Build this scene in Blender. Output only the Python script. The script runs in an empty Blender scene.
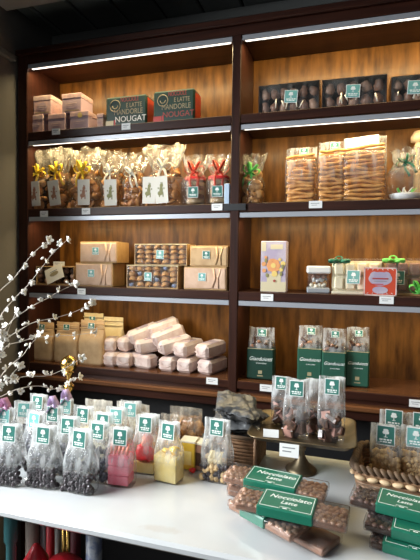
import bpy, math, random
from mathutils import Vector, Matrix, noise
C = bpy.context.scene.collection
PI = math.pi
random.seed(7)

# ------------------------------------------------------------------ camera
CAM = Vector((0, 0, 1.5))
YAW, PITCH, ROLL, F = (math.radians(16.81), math.radians(-2.397), math.radians(0.662), 450.4)
def cam_axes():
    cy, sy, cp, sp, cr, sr = math.cos(YAW), math.sin(YAW), math.cos(PITCH), math.sin(PITCH), math.cos(ROLL), math.sin(ROLL)
    f = Vector((-sy*cp, cy*cp, sp)); r = Vector((cy, sy, 0)); u = r.cross(f)
    return cr*r + sr*u, -sr*r + cr*u, f
RX, UX, FX = cam_axes()
cd = bpy.data.cameras.new('camera'); cam = bpy.data.objects.new('camera', cd); C.objects.link(cam)
cd.sensor_fit = 'VERTICAL'; cd.sensor_height = 36; cd.lens = F/560*36; cd.clip_start = .02
cam.matrix_world = Matrix(((RX.x, UX.x, -FX.x, CAM.x), (RX.y, UX.y, -FX.y, CAM.y), (RX.z, UX.z, -FX.z, CAM.z), (0, 0, 0, 1)))
bpy.context.scene.camera = cam
def ray(px, py): return FX + RX*((px-210)/F) + UX*((280-py)/F)
def at(px, py, Y):                       # where a line of sight meets the upright plane y = Y
    d = ray(px, py); return CAM + d*(Y/d.y)
def atz(px, py, z):                      # ... the level plane at height z
    d = ray(px, py); return CAM + d*((z-CAM.z)/d.z)

# ------------------------------------------------------------------ materials
def mat(name, col=(.5,.5,.5), rough=.5, metal=0, spec=.5, bump=0, bscale=60, col2=None, nscale=20, stretch=(1,1,1), coat=0, lo=.35, hi=.65, sheen=0, detail=4):
    m = bpy.data.materials.new(name); m.use_nodes = True
    nt = m.node_tree; b = nt.nodes['Principled BSDF']
    b.inputs['Base Color'].default_value = (*col, 1); b.inputs['Roughness'].default_value = rough
    b.inputs['Metallic'].default_value = metal; b.inputs['Specular IOR Level'].default_value = spec
    b.inputs['Coat Weight'].default_value = coat; b.inputs['Coat Roughness'].default_value = .15
    if col2 or bump:
        tc = nt.nodes.new('ShaderNodeTexCoord'); mp = nt.nodes.new('ShaderNodeMapping')
        mp.inputs['Scale'].default_value = stretch
        nt.links.new(tc.outputs['Object'], mp.inputs['Vector'])
    if col2:
        n = nt.nodes.new('ShaderNodeTexNoise'); n.inputs['Scale'].default_value = nscale; n.inputs['Detail'].default_value = detail
        r = nt.nodes.new('ShaderNodeValToRGB'); r.color_ramp.elements[0].color = (*col, 1); r.color_ramp.elements[1].color = (*col2, 1)
        r.color_ramp.elements[0].position = lo; r.color_ramp.elements[1].position = hi
        nt.links.new(mp.outputs[0], n.inputs['Vector']); nt.links.new(n.outputs['Fac'], r.inputs[0]); nt.links.new(r.outputs[0], b.inputs['Base Color'])
    if bump:
        n2 = nt.nodes.new('ShaderNodeTexNoise'); n2.inputs['Scale'].default_value = bscale; n2.inputs['Detail'].default_value = 3
        bp = nt.nodes.new('ShaderNodeBump'); bp.inputs['Strength'].default_value = bump; bp.inputs['Distance'].default_value = .004
        nt.links.new(mp.outputs[0], n2.inputs['Vector']); nt.links.new(n2.outputs['Fac'], bp.inputs['Height']); nt.links.new(bp.outputs[0], b.inputs['Normal'])
    return m
def emit(name, col, s):
    m = bpy.data.materials.new(name); m.use_nodes = True; nt = m.node_tree
    b = nt.nodes['Principled BSDF']; b.inputs['Base Color'].default_value = (.8,.8,.8,1)
    b.inputs['Emission Color'].default_value = (*col, 1); b.inputs['Emission Strength'].default_value = s
    return m
def cello(name, haze=.12, tint=(1,1,1), hcol=(.9,.93,.95), fres=.35, rough=.12, bscale=45, bump=.9, low=.3):
    m = bpy.data.materials.new(name); m.use_nodes = True; nt = m.node_tree; N = nt.nodes; L = nt.links
    N.remove(N['Principled BSDF']); out = N['Material Output']
    tc = N.new('ShaderNodeTexCoord'); no = N.new('ShaderNodeTexNoise'); no.inputs['Scale'].default_value = bscale; no.inputs['Detail'].default_value = 3
    no.inputs['Distortion'].default_value = 1.2
    L.new(tc.outputs['Object'], no.inputs['Vector'])
    bp = N.new('ShaderNodeBump'); bp.inputs['Strength'].default_value = bump; bp.inputs['Distance'].default_value = .006
    L.new(no.outputs['Fac'], bp.inputs['Height'])
    tr = N.new('ShaderNodeBsdfTransparent'); tr.inputs[0].default_value = (*tint, 1)
    gl = N.new('ShaderNodeBsdfGlossy'); gl.inputs['Roughness'].default_value = rough; L.new(bp.outputs[0], gl.inputs['Normal'])
    hb = N.new('ShaderNodeMath'); hb.operation = 'MULTIPLY'; sx = N.new('ShaderNodeSeparateXYZ'); L.new(tc.outputs['Generated'], sx.inputs[0]); hr = N.new('ShaderNodeMapRange'); hr.inputs[1].default_value = .25; hr.inputs[2].default_value = .75; hr.inputs[3].default_value = low; hr.inputs[4].default_value = 1.25; L.new(sx.outputs['Z'], hr.inputs[0])
    lw = N.new('ShaderNodeLayerWeight'); lw.inputs['Blend'].default_value = fres; L.new(bp.outputs[0], lw.inputs['Normal'])
    m1 = N.new('ShaderNodeMixShader'); hq = N.new('ShaderNodeMapRange'); hq.inputs[3].default_value = .45; hq.inputs[4].default_value = 1; L.new(sx.outputs['Z'], hq.inputs[0]); L.new(lw.outputs['Fresnel'], hb.inputs[0]); L.new(hq.outputs[0], hb.inputs[1]); L.new(hb.outputs[0], m1.inputs[0]); L.new(tr.outputs[0], m1.inputs[1]); L.new(gl.outputs[0], m1.inputs[2])
    df = N.new('ShaderNodeBsdfDiffuse'); df.inputs[0].default_value = (*hcol, 1)
    tl = N.new('ShaderNodeBsdfTranslucent'); tl.inputs[0].default_value = (*hcol, 1)
    md = N.new('ShaderNodeMixShader'); md.inputs[0].default_value = .4; L.new(df.outputs[0], md.inputs[1]); L.new(tl.outputs[0], md.inputs[2])
    n2 = N.new('ShaderNodeTexNoise'); n2.inputs['Scale'].default_value = 28; n2.inputs['Detail'].default_value = 4
    mp = N.new('ShaderNodeMapping'); mp.inputs['Scale'].default_value = (1.6, 1.6, .5); L.new(tc.outputs['Object'], mp.inputs[0]); L.new(mp.outputs[0], n2.inputs['Vector'])
    mr = N.new('ShaderNodeMapRange'); mr.inputs[1].default_value = .42; mr.inputs[2].default_value = .75; mr.inputs[3].default_value = haze*.45; mr.inputs[4].default_value = min(1, haze*3)  # whiter streaks: crinkled film, with pale reflections put into the haze
    L.new(n2.outputs['Fac'], mr.inputs[0])
    mu = N.new('ShaderNodeMath'); mu.operation = 'MULTIPLY'; mu.use_clamp = True; L.new(mr.outputs[0], mu.inputs[0]); L.new(hr.outputs[0], mu.inputs[1])
    m2 = N.new('ShaderNodeMixShader'); L.new(mu.outputs[0], m2.inputs[0]); L.new(m1.outputs[0], m2.inputs[1]); L.new(md.outputs[0], m2.inputs[2])
    L.new(m2.outputs[0], out.inputs[0])
    return m
def wood(name, c0, c1, rough=.35, ribbon=.5, axis='z', coat=.2, seams=0):
    m = bpy.data.materials.new(name); m.use_nodes = True; nt = m.node_tree; N = nt.nodes; L = nt.links
    b = N['Principled BSDF']; b.inputs['Specular IOR Level'].default_value = .5 if coat > .2 else .22; b.inputs['Roughness'].default_value = rough; b.inputs['Coat Weight'].default_value = coat; b.inputs['Coat Roughness'].default_value = .2
    tc = N.new('ShaderNodeTexCoord')
    def nz(sc, scale, det=5, dist=0):
        mp = N.new('ShaderNodeMapping'); mp.inputs['Scale'].default_value = sc; L.new(tc.outputs['Object'], mp.inputs[0])
        n = N.new('ShaderNodeTexNoise'); n.inputs['Scale'].default_value = scale; n.inputs['Detail'].default_value = det; n.inputs['Distortion'].default_value = dist
        L.new(mp.outputs[0], n.inputs['Vector']); return n
    g = {'z': (14,14,.7), 'x': (.7,14,14), 'y': (14,.7,14)}[axis]
    r = {'z': (6.5,1,1.6), 'x': (1.6,1,5), 'y': (5,1.6,5)}[axis]
    n1 = nz(g, 5); n2 = nz(r, 4.5, 3, .1)
    mx = N.new('ShaderNodeMix'); mx.data_type = 'FLOAT'; mx.inputs[0].default_value = ribbon
    L.new(n1.outputs['Fac'], mx.inputs[2]); L.new(n2.outputs['Fac'], mx.inputs[3])
    cr = N.new('ShaderNodeValToRGB'); cr.color_ramp.elements[0].position = .29; cr.color_ramp.elements[1].position = .76
    cr.color_ramp.elements[0].color = (*c0, 1); cr.color_ramp.elements[1].color = (*c1, 1)
    L.new(mx.outputs[0], cr.inputs[0]); L.new(cr.outputs[0], b.inputs['Base Color'])
    bp = N.new('ShaderNodeBump'); bp.inputs['Strength'].default_value = .12; bp.inputs['Distance'].default_value = .002
    L.new(n1.outputs['Fac'], bp.inputs['Height']); L.new(bp.outputs[0], b.inputs['Normal'])
    return m

M = {}
M['back'] = wood('veneer', (.034,.012,.003), (.27,.112,.022), .36, .68, 'z', .06)
M['shelf'] = wood('mahogany', (.020,.006,.004), (.055,.017,.009), .42, .2, 'x', .06)
M['post'] = wood('mahogany_post', (.020,.006,.004), (.05,.016,.009), .42, .2, 'z', .06)
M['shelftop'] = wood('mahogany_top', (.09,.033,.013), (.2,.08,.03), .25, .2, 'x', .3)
M['void'] = mat('void_black', (.006,.006,.007), .6)  # near-black for hollows and recesses, their shade put into the colour
M['alu'] = mat('aluminium_profile', (.42,.44,.48), .35, .35)
M['led'] = emit('led_diffuser', (1,.92,.80), 2.6)
M['wall'] = mat('wall_paint', (.095,.088,.08), .8, bump=.15, bscale=40)
M['ceil'] = mat('ceiling_boards', (.11,.12,.113), .55, col2=(.15,.16,.15), nscale=6, stretch=(1,.2,1))
M['crown'] = mat('crown_paint', (.10,.105,.10), .55)
M['beam'] = mat('pale_beam', (.33,.31,.28), .6)
M['floor'] = mat('floor_tiles', (.06,.055,.05), .5, col2=(.09,.08,.07), nscale=3)
M['marble'] = mat('white_marble', (.50,.52,.525), .16, col2=(.57,.585,.585), nscale=4, coat=.35, lo=.3, hi=.6)
M['teal'] = mat('teal_print', (.040,.185,.150), .4)
M['tealpale'] = mat('pale_teal_print', (.16,.42,.39), .4)
M['dkgreen'] = mat('dark_green_card', (.007,.040,.028), .4)
M['deepgreen'] = mat('deep_green_sleeve', (.020,.088,.058), .36)
M['green'] = mat('green_sleeve', (.012,.14,.085), .32, coat=.2)
M['white'] = mat('white_card', (.84,.85,.83), .5)
M['print'] = mat('white_print', (.86,.90,.86), .45)
M['ink'] = mat('grey_ink', (.25,.26,.27), .6)
M['cream'] = mat('cream_card', (.80,.74,.56), .55)
M['kraft'] = mat('kraft_paper', (.50,.32,.16), .7, col2=(.60,.41,.22), nscale=30, bump=.35, bscale=40)
M['kraftlight'] = mat('pale_kraft_paper', (.66,.53,.29), .7, col2=(.74,.62,.36), nscale=30, bump=.3, bscale=40)
M['wrap'] = mat('tan_wrapping', (.58,.37,.24), .6, col2=(.68,.47,.33), nscale=25, bump=.7, bscale=22)
M['boxkraft'] = mat('kraft_box', (.44,.27,.11), .6, col2=(.52,.33,.15), nscale=40)
M['gold'] = mat('brass', (.66,.42,.12), .22, 1, bump=.05)
M['oldbrass'] = mat('aged_brass', (.24,.19,.12), .42, .85, col2=(.15,.115,.07), nscale=18)
M['pink'] = mat('pink_print_card', (.68,.46,.43), .5, col2=(.56,.38,.40), nscale=55, lo=.42, hi=.58)
M['pinkpale'] = mat('pale_pink_print', (.70,.54,.49), .5, col2=(.60,.42,.42), nscale=55, lo=.42, hi=.58)
M['mauve'] = mat('mauve_print', (.52,.38,.44), .5)
M['orange'] = mat('orange_card', (.60,.07,.028), .45)
M['red'] = mat('red_print', (.50,.045,.04), .4)
M['redtext'] = mat('dull_red_print', (.36,.05,.04), .5)
M['goldtext'] = mat('gold_print', (.36,.30,.17), .5)
M['loaf'] = mat('pink_waxed_paper', (.62,.47,.42), .55, col2=(.74,.63,.58), nscale=24, bump=.5, bscale=30, lo=.4, hi=.6)
M['loafprint'] = mat('grey_mauve_print', (.42,.33,.36), .6)
M['midchoc'] = mat('brown_chocolate', (.095,.045,.027), .35, bump=.2)
M['choc'] = mat('dark_chocolate', (.05,.022,.013), .3, bump=.2, coat=.15)
M['milk'] = mat('milk_chocolate', (.28,.145,.09), .4, col2=(.34,.18,.115), nscale=60, bump=.3)
M['hazel'] = mat('hazelnut_in_chocolate', (.44,.255,.17), .42, col2=(.56,.36,.25), nscale=50)
M['darknut'] = mat('dark_nut', (.13,.07,.055), .42, col2=(.19,.105,.08), nscale=50)
M['bean'] = mat('dark_dragee', (.022,.017,.021), .28, col2=(.05,.037,.042), nscale=90)
M['beanblue'] = mat('blue_grey_dragee', (.04,.04,.055), .3, col2=(.085,.08,.1), nscale=90)
M['biscuit'] = mat('biscuit', (.46,.23,.075), .7, col2=(.60,.34,.13), nscale=60, bump=.5, bscale=120)
M['stick'] = mat('baked_dough', (.58,.24,.05), .55, col2=(.80,.43,.13), nscale=45, bump=.3)
M['almond'] = mat('almond_biscuit', (.40,.15,.04), .55, col2=(.62,.30,.09), nscale=70, bump=.6, bscale=90)
M['amaretto'] = mat('round_cookie', (.46,.22,.07), .65, col2=(.62,.35,.14), nscale=70, bump=.6, bscale=140)
M['nut'] = mat('golden_nut', (.52,.35,.15), .55, col2=(.70,.50,.26), nscale=60, bump=.3)
M['wafer'] = mat('wafer', (.50,.33,.16), .6, col2=(.62,.45,.25), nscale=60)
M['yellow'] = mat('yellow_foil', (.74,.50,.06), .3, metal=.25, bump=.3, bscale=70)
M['paleyellow'] = mat('pale_gold_card', (.74,.57,.19), .38, col2=(.80,.66,.30), nscale=30)
M['pinkbox'] = mat('hot_pink_card', (.75,.13,.20), .42, col2=(.80,.24,.30), nscale=40)
M['redfoil'] = mat('red_foil', (.70,.03,.035), .28, bump=.5, bscale=60)
M['dustyrose'] = mat('dusty_rose_print', (.50,.27,.22), .5)
M['coral'] = mat('coral_paper', (.74,.24,.17), .45, col2=(.80,.36,.26), nscale=40)
M['ribyellow'] = mat('yellow_ribbon', (.80,.55,.03), .4)
M['ribwhite'] = mat('cream_ribbon', (.85,.80,.66), .45)
M['ribred'] = mat('red_ribbon', (.72,.10,.05), .4)
M['ribgreen'] = mat('dark_green_ribbon', (.012,.13,.075), .35)
M['riblime'] = mat('bright_green_ribbon', (.12,.50,.09), .4)
M['lilac'] = mat('lilac_ribbon', (.62,.46,.74), .4)
M['magenta'] = mat('pink_ribbon', (.70,.32,.55), .4)
M['petal'] = mat('white_petal', (.90,.88,.82), .6)
M['stamen'] = mat('yellow_stamen', (.62,.50,.22), .6)
M['twig'] = mat('pale_twig', (.48,.43,.37), .7, bump=.4)
M['ceramic'] = mat('grey_ceramic', (.32,.33,.34), .3)
M['wicker'] = mat('brown_wicker', (.19,.10,.05), .55, col2=(.30,.17,.09), nscale=60)
M['braid'] = mat('straw_braid', (.085,.052,.03), .75, col2=(.17,.105,.06), nscale=50)
M['woodbead'] = mat('pale_wood_bead', (.56,.39,.22), .5, col2=(.64,.47,.28), nscale=20)
M['black'] = mat('black_plastic', (.015,.016,.018), .4)
M['silver'] = mat('silver_foil', (.13,.135,.14), .28, .5, bump=1.0, bscale=55)
M['lidgrey'] = mat('white_lid', (.66,.68,.68), .45)
M['basegrey'] = mat('grey_base', (.28,.31,.34), .5)
M['chocwhite'] = mat('white_chocolate', (.88,.80,.58), .5)
M['floral'] = mat('lavender_card', (.40,.34,.46), .5, col2=(.52,.46,.52), nscale=18, lo=.42, hi=.6)
M['floralcream'] = mat('pale_yellow_card', (.64,.56,.36), .5)
M['flororange'] = mat('orange_flower_print', (.75,.34,.13), .5)
M['floryellow'] = mat('yellow_flower_print', (.78,.58,.18), .5)
M['rabbit'] = mat('brown_animal_print', (.42,.20,.11), .6)
M['olive'] = mat('olive_animal_print', (.28,.27,.10), .6)
M['card'] = mat('ivory_card', (.84,.80,.69), .5)
M['bluecard'] = mat('pale_blue_card', (.45,.58,.72), .5)
M['tealpole'] = mat('teal_paint', (.05,.17,.18), .4)
M['maroon'] = mat('maroon_paper', (.12,.012,.02), .5)
M['redpaper'] = mat('red_paper', (.55,.02,.03), .4)
M['greyroll'] = mat('grey_brown_paper', (.20,.16,.13), .6, col2=(.30,.24,.20), nscale=15)
M['tube'] = mat('grey_blue_print', (.42,.45,.50), .4, col2=(.20,.24,.36), nscale=26, lo=.48, hi=.56)
M['cel'] = cello('cellophane', .17, low=.12, fres=.22, bump=.6)
M['celw'] = cello('cloudy_cellophane', .34, hcol=(.93,.97,.98), low=.06, fres=.2, bump=.6)
M['celt'] = cello('stiff_cellophane', .30, hcol=(.90,.94,.97), low=.08, fres=.25, bump=.5)
M['celm'] = cello('milky_cellophane', .55, hcol=(.97,.96,.90), low=.35, fres=.3, bump=.9, bscale=40)  # milky film, with the missing light at the back put into its haze
M['celx'] = cello('crinkled_cellophane', .12, hcol=(.95,.90,.78), bscale=38, fres=.3, low=.1)
M['clear'] = cello('clear_plastic', .03, low=1, fres=.2, rough=.08, bscale=14, bump=.4)

# ------------------------------------------------------------------ mesh builder
class MB:
    def __init__(s): s.v = []; s.f = []; s.m = []; s.s = []; s.mats = []
    def mi(s, m):
        m = M[m] if isinstance(m, str) else m
        if m not in s.mats: s.mats.append(m)
        return s.mats.index(m)
    def add(s, vs, fs, m, smooth=False, X=None):
        o = len(s.v); k = s.mi(m)
        s.v += [tuple(X @ Vector(p)) if X else tuple(p) for p in vs]
        for f in fs: s.f.append([o+i for i in f]); s.m.append(k); s.s.append(smooth)
        return s
    def box(s, x0, x1, y0, y1, z0, z1, m, b=0, X=None, smooth=False):
        if b <= 0:
            vs = [(x,y,z) for x in (x0,x1) for y in (y0,y1) for z in (z0,z1)]
            fs = [(0,1,3,2),(4,6,7,5),(0,4,5,1),(2,3,7,6),(0,2,6,4),(1,5,7,3)]
            return s.add(vs, fs, m, False, X)
        b = min(b, (x1-x0)*.49, (y1-y0)*.49, (z1-z0)*.49)
        vs = []; idx = {}
        for i, x in enumerate((x0,x1)):
            for j, y in enumerate((y0,y1)):
                for k, z in enumerate((z0,z1)):
                    xi = x + (b if i == 0 else -b); yi = y + (b if j == 0 else -b); zi = z + (b if k == 0 else -b)
                    for a, p in enumerate(((x,yi,zi),(xi,y,zi),(xi,yi,z))):
                        idx[(i,j,k,a)] = len(vs); vs.append(p)
        I = lambda i,j,k,a: idx[(i,j,k,a)]
        fs = []
        for i in (0,1):
            q = [I(i,0,0,0),I(i,0,1,0),I(i,1,1,0),I(i,1,0,0)]; fs.append(q if i == 0 else q[::-1])
            q = [I(0,i,0,1),I(1,i,0,1),I(1,i,1,1),I(0,i,1,1)]; fs.append(q if i == 0 else q[::-1])
            q = [I(0,0,i,2),I(0,1,i,2),I(1,1,i,2),I(1,0,i,2)]; fs.append(q if i == 0 else q[::-1])
            for j in (0,1):
                q = [I(i,j,0,0),I(i,j,0,1),I(i,j,1,1),I(i,j,1,0)]; fs.append(q if i == j else q[::-1])
                q = [I(i,0,j,0),I(i,0,j,2),I(i,1,j,2),I(i,1,j,0)]; fs.append(q[::-1] if i == j else q)
                q = [I(0,i,j,1),I(0,i,j,2),I(1,i,j,2),I(1,i,j,1)]; fs.append(q if i == j else q[::-1])
                for k in (0,1):
                    q = [I(i,j,k,0),I(i,j,k,1),I(i,j,k,2)]; fs.append(q[::-1] if (i+j+k) % 2 == 0 else q)
        return s.add(vs, fs, m, smooth, X)
    def lathe(s, prof, m, n=20, X=None, smooth=True):
        vs = [(r*math.cos(2*PI*i/n), r*math.sin(2*PI*i/n), z) for r, z in prof for i in range(n)]
        fs = [(a*n+i, a*n+(i+1)%n, (a+1)*n+(i+1)%n, (a+1)*n+i) for a in range(len(prof)-1) for i in range(n)]
        if prof[0][0] > 1e-6: fs.append(tuple(range(n))[::-1])
        if prof[-1][0] > 1e-6: fs.append(tuple((len(prof)-1)*n+i for i in range(n)))
        return s.add(vs, fs, m, smooth, X)
    def ell(s, c, r, m, n=10, k=6, X=None, rough=0, seed=0):
        vs = []; fs = []
        for a in range(k+1):
            ph = PI*a/k - PI/2
            for i in range(n):
                th = 2*PI*i/n
                d = Vector((math.cos(ph)*math.cos(th), math.cos(ph)*math.sin(th), math.sin(ph)))
                q = 1 + (rough*noise.noise(d*1.7 + Vector((seed*3.1, seed*1.7, 0))) if rough else 0)
                vs.append((c[0]+r[0]*d.x*q, c[1]+r[1]*d.y*q, c[2]+r[2]*d.z*q))
        fs = [(a*n+i, a*n+(i+1)%n, (a+1)*n+(i+1)%n, (a+1)*n+i) for a in range(k) for i in range(n)]
        return s.add(vs, fs, m, True, X)
    def tube(s, pts, r, m, n=8, closed=False, X=None):
        pts = [Vector(p) for p in pts]; N = len(pts); vs = []; rr = r if isinstance(r, (list, tuple)) else [r]*N
        up = Vector((.13,.29,.95))
        for i, p in enumerate(pts):
            a = pts[(i-1) % N] if closed or i else p; b = pts[(i+1) % N] if closed or i < N-1 else p
            t = (b-a).normalized(); u = t.cross(up)
            if u.length < .05: u = t.cross(Vector((1,0,0)))
            u.normalize(); w = t.cross(u)
            for k in range(n):
                an = 2*PI*k/n; vs.append(p + (u*math.cos(an) + w*math.sin(an))*rr[i])
        K = N if closed else N-1
        fs = [(i*n+k, i*n+(k+1)%n, ((i+1)%N)*n+(k+1)%n, ((i+1)%N)*n+k) for i in range(K) for k in range(n)]
        if not closed: fs += [tuple(range(n))[::-1], tuple((N-1)*n+k for k in range(n))]
        return s.add(vs, fs, m, True, X)
    def strip(s, pts, wv, th, m, X=None):      # a flat ribbon of real thickness along pts; wv = half-width vector (one or per point)
        pts = [Vector(p) for p in pts]; N = len(pts); vs = []
        for i, p in enumerate(pts):
            t = (pts[min(i+1,N-1)] - pts[max(i-1,0)]).normalized(); w = Vector(wv[i] if isinstance(wv, list) else wv)
            nn = t.cross(w).normalized()*th/2
            vs += [p-w-nn, p+w-nn, p+w+nn, p-w+nn]
        fs = [(i*4+k, i*4+(k+1)%4, (i+1)*4+(k+1)%4, (i+1)*4+k) for i in range(N-1) for k in range(4)]
        fs += [(3,2,1,0), tuple((N-1)*4+k for k in range(4))]
        return s.add(vs, fs, m, True, X)
    def disc(s, cx, cz, r, y, m, n=16, sx=1, sz=1, th=.0004):   # thin printed disc facing -y
        s.nd = getattr(s, 'nd', 0)+1; y -= th*.3*s.nd
        vs = [(cx+r*sx*math.cos(2*PI*i/n), yy, cz+r*sz*math.sin(2*PI*i/n)) for yy in (y, y+th) for i in range(n)]
        fs = [tuple(range(n)), tuple(n+i for i in range(n))[::-1]] + [(i, n+i, n+(i+1)%n, (i+1)%n) for i in range(n)]
        return s.add(vs, fs, m)
    def mesh(s, name):
        me = bpy.data.meshes.new(name); me.from_pydata(s.v, [], s.f)
        for m in s.mats: me.materials.append(m)
        me.polygons.foreach_set('material_index', s.m); me.polygons.foreach_set('use_smooth', s.s); me.update()
        return me
def obj(name, me, parent=None, loc=(0,0,0), rot=(0,0,0), scale=(1,1,1), label=None):
    if isinstance(me, MB): me = me.mesh(name)
    o = bpy.data.objects.new(name, me); C.objects.link(o)
    o.location = loc; o.rotation_euler = rot; o.scale = scale if not isinstance(scale, (int, float)) else (scale,)*3
    if parent: o.parent = parent
    if label: o['label'] = label
    return o
USED = {}
def thing(name, label, cat, loc=(0,0,0), rz=0, group=None, rot=None, me=None):
    o = obj(name, me, None, loc, rot or (0,0,rz)); o['label'] = label; o['category'] = cat
    if group: o['group'] = group
    USED.setdefault(label, []).append((name, group))
    return o
def struct(name, b):
    o = obj(name, b); o['kind'] = 'structure'; return o
def T(x=0, y=0, z=0): return Matrix.Translation((x,y,z))
def RZ(a): return Matrix.Rotation(a, 4, 'Z')
def RXm(a): return Matrix.Rotation(a, 4, 'X')
def RYm(a): return Matrix.Rotation(a, 4, 'Y')
def text_mesh(txt, size, m, shear=0, extrude=.0003, align='CENTER', sx=1):
    cu = bpy.data.curves.new('t', 'FONT'); cu.body = txt; cu.size = size; cu.shear = shear; cu.extrude = extrude
    cu.align_x = align; cu.align_y = 'CENTER'; cu.resolution_u = 3; cu.space_character = 1.0
    o = bpy.data.objects.new('t', cu); C.objects.link(o); bpy.context.view_layer.update()
    dg = bpy.context.evaluated_depsgraph_get()
    me = bpy.data.meshes.new_from_object(o.evaluated_get(dg)); bpy.data.objects.remove(o); bpy.data.curves.remove(cu)
    me.transform(Matrix.Scale(sx, 4, (1,0,0))); me.materials.clear(); me.materials.append(M[m]); me.name = 'lettering'
    return me

# ------------------------------------------------------------------ setting
D = 1.80; DEP = .262; YB = D+DEP
TAB = .88
XL, XP0, XP1, XR = -1.445, -.460, -.423, .565
ZTOP = 2.408
ZS = {1: 2.094, 2: 1.737, 3: 1.377, 4: 1.008}
ZSTRIP = {0: 2.398, 1: 2.044, 2: 1.690, 3: 1.330}
CEIL = at(46, 39, YB+.02).z
b = MB(); b.box(-2.2, 1.6, -2.6, 2.30, -.05, 0, 'floor'); struct('floor', b)
b = MB(); b.box(-2.2, 1.6, YB+.02, YB+.12, 0, CEIL, 'wall'); struct('wall_back', b)
b = MB(); b.box(-1.62, -1.505, 1.22, YB+.02, 0, CEIL, 'wall'); struct('wall_left', b)
b = MB(); w = .19; x = -1.62
while x < 1.6:
    b.box(x+.005, x+w-.005, .2, YB+.02, CEIL, CEIL+.02, 'ceil', .006); x += w
b.box(-1.62, 1.6, .2, YB+.12, CEIL+.02, CEIL+.05, 'void'); struct('ceiling', b)
b = MB(); b.box(-1.505, 1.6, YB-.005, YB+.02, CEIL-.05, CEIL-.001, 'crown', .006); struct('trim_1', b)
d_ = ray(8, 54); rz_ = CAM.z + d_.z*(-1.49/d_.x)
b = MB(); b.box(-1.505, -1.482, 1.22, D-.03, rz_-.02, rz_+.012, 'crown', .005); struct('trim_2', b)
q = atz(50, 4, CEIL-.05)
b = MB(); b.box(-1.5, 1.5, q.y-.16, q.y, CEIL-.05, CEIL-.001, 'beam', .006); struct('trim_3', b)

# the bookcase, one built thing
bk = thing('display_bookcase', 'tall dark mahogany bookcase with lit shelves covering the back wall', 'bookcase', (0, D, 0))
def bpart(name, bb, **k): return obj(name, bb, bk, (0,-D,0), **k)
b = MB(); b.box(XL-.053, XR+.05, YB-.012, YB+.018, .9, ZTOP+.06, 'back'); bpart('back_panel', b)
for x0, x1 in ((XL-.053, XL), (XR, XR+.05)):
    b = MB(); b.box(x0, x1, D-.004, YB-.013, 0, ZTOP+.06, 'post', .003); bpart('side_panel', b)
b = MB(); b.box(XP0, XP1, D-.004, YB-.013, .95, ZTOP, 'post', .003); bpart('divider', b)
b = MB(); b.box(XL, XR, D-.002, YB-.013, ZTOP, ZTOP+.06, 'shelf', .003); b.box(XL-.053, XR+.05, D-.022, D-.005, ZTOP+.035, ZTOP+.062, 'shelf', .004); bpart('top_rail', b)
for (x0, x1) in ((XL+.001, XP0-.001), (XP1+.001, XR-.001)):
    for k in (1,2,3):
        b = MB(); z = ZS[k]; b.box(x0, x1, D, YB-.013, z-.036, z, 'shelf', .002); bpart('shelf', b)
b = MB(); b.box(XL, XR, D, YB-.013, ZS[4]-.034, ZS[4]-.003, 'shelf', .002); b.box(XL, XR, D+.004, YB-.013, ZS[4]-.003, ZS[4], 'shelftop')
bpart('shelf', b)
b = MB(); b.box(XL-.06, XR+.06, D+.012, D+.04, .945, ZS[4]-.034, 'shelf'); b.box(XL-.06, XR+.06, D-.028, D+.04, .935, .957, 'shelftop', .005)
b.box(XL-.06, XR+.06, D-.008, D+.04, .897, .935, 'shelf', .003); bpart('apron', b)
b = MB(); b.box(XL, XR, D+.09, YB-.013, 0, .93, 'void'); bpart('base_cabinet', b)
for (x0, x1) in ((XL+.002, XP0-.002), (XP1+.002, XR-.002)):
    for k in range(4):
        z = ZSTRIP[k]
        b = MB(); b.box(x0, x1, D+.001, D+.006, z-.011, z+.009, 'alu', .001); b.box(x0, x1, D+.006, D+.026, z+.003, z+.009, 'alu')
        st = obj('light_strip', b, bk, (0,-D,0))
        b = MB(); b.box(x0+.01, x1-.01, D+.0065, D+.0255, z-.0085, z+.0025, 'led', .002); obj('diffuser', b, st)
        ld = bpy.data.lights.new('strip_lamp', 'AREA'); ld.shape = 'RECTANGLE'; ld.size = x1-x0-.04; ld.size_y = .016
        ld.color = (1, .77, .39); ld.energy = (5.2, 3.6, 2.5, 1.1)[k]
        lo = bpy.data.objects.new('strip_lamp', ld); C.objects.link(lo); lo.location = ((x0+x1)/2, D+.017, z-.016)
        lo.rotation_euler = (math.radians(24), 0, 0)

# ------------------------------------------------------------------ shared little makers
def emblem_mesh():
    b = MB()
    for cx, cz, r in ((0,.22,.13),(-.09,.17,.09),(.09,.17,.09),(-.05,.29,.09),(.05,.29,.09)): b.disc(cx, cz, r, -.012, 'print', 12, th=.008)
    b.box(-.025,.025,-.012,-.004,-.08,.12,'print'); b.box(-.10,.10,-.012,-.004,-.10,-.07,'print')
    for x0,x1 in ((-.34,-.16),(-.12,.02),(.06,.2),(.24,.33)): b.box(x0,x1,-.012,-.004,-.28,-.19,'print')
    for x0,x1 in ((-.3,-.2),(-.16,.08),(.12,.3)): b.box(x0,x1,-.012,-.004,-.40,-.33,'print')
    return b.mesh('emblem')
EMB = emblem_mesh()
def label_mesh(tl):
    b = MB(); b.box(-.5,.5,0,.012,-.56,.56,'white'); b.box(-.455,.455,-.004,0,-.515,.515,tl); return b.mesh('label')
LAB = {'teal': label_mesh('teal'), 'tealpale': label_mesh('tealpale')}
def put_label(par, w, loc, rot=(0,0,0), kind='teal', flat=1):
    l = obj('label', LAB[kind], par, loc, rot, (w, w, w*flat)); obj('emblem', EMB, l); return l
def sgn(x): return 1 if x >= 0 else -1
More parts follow.
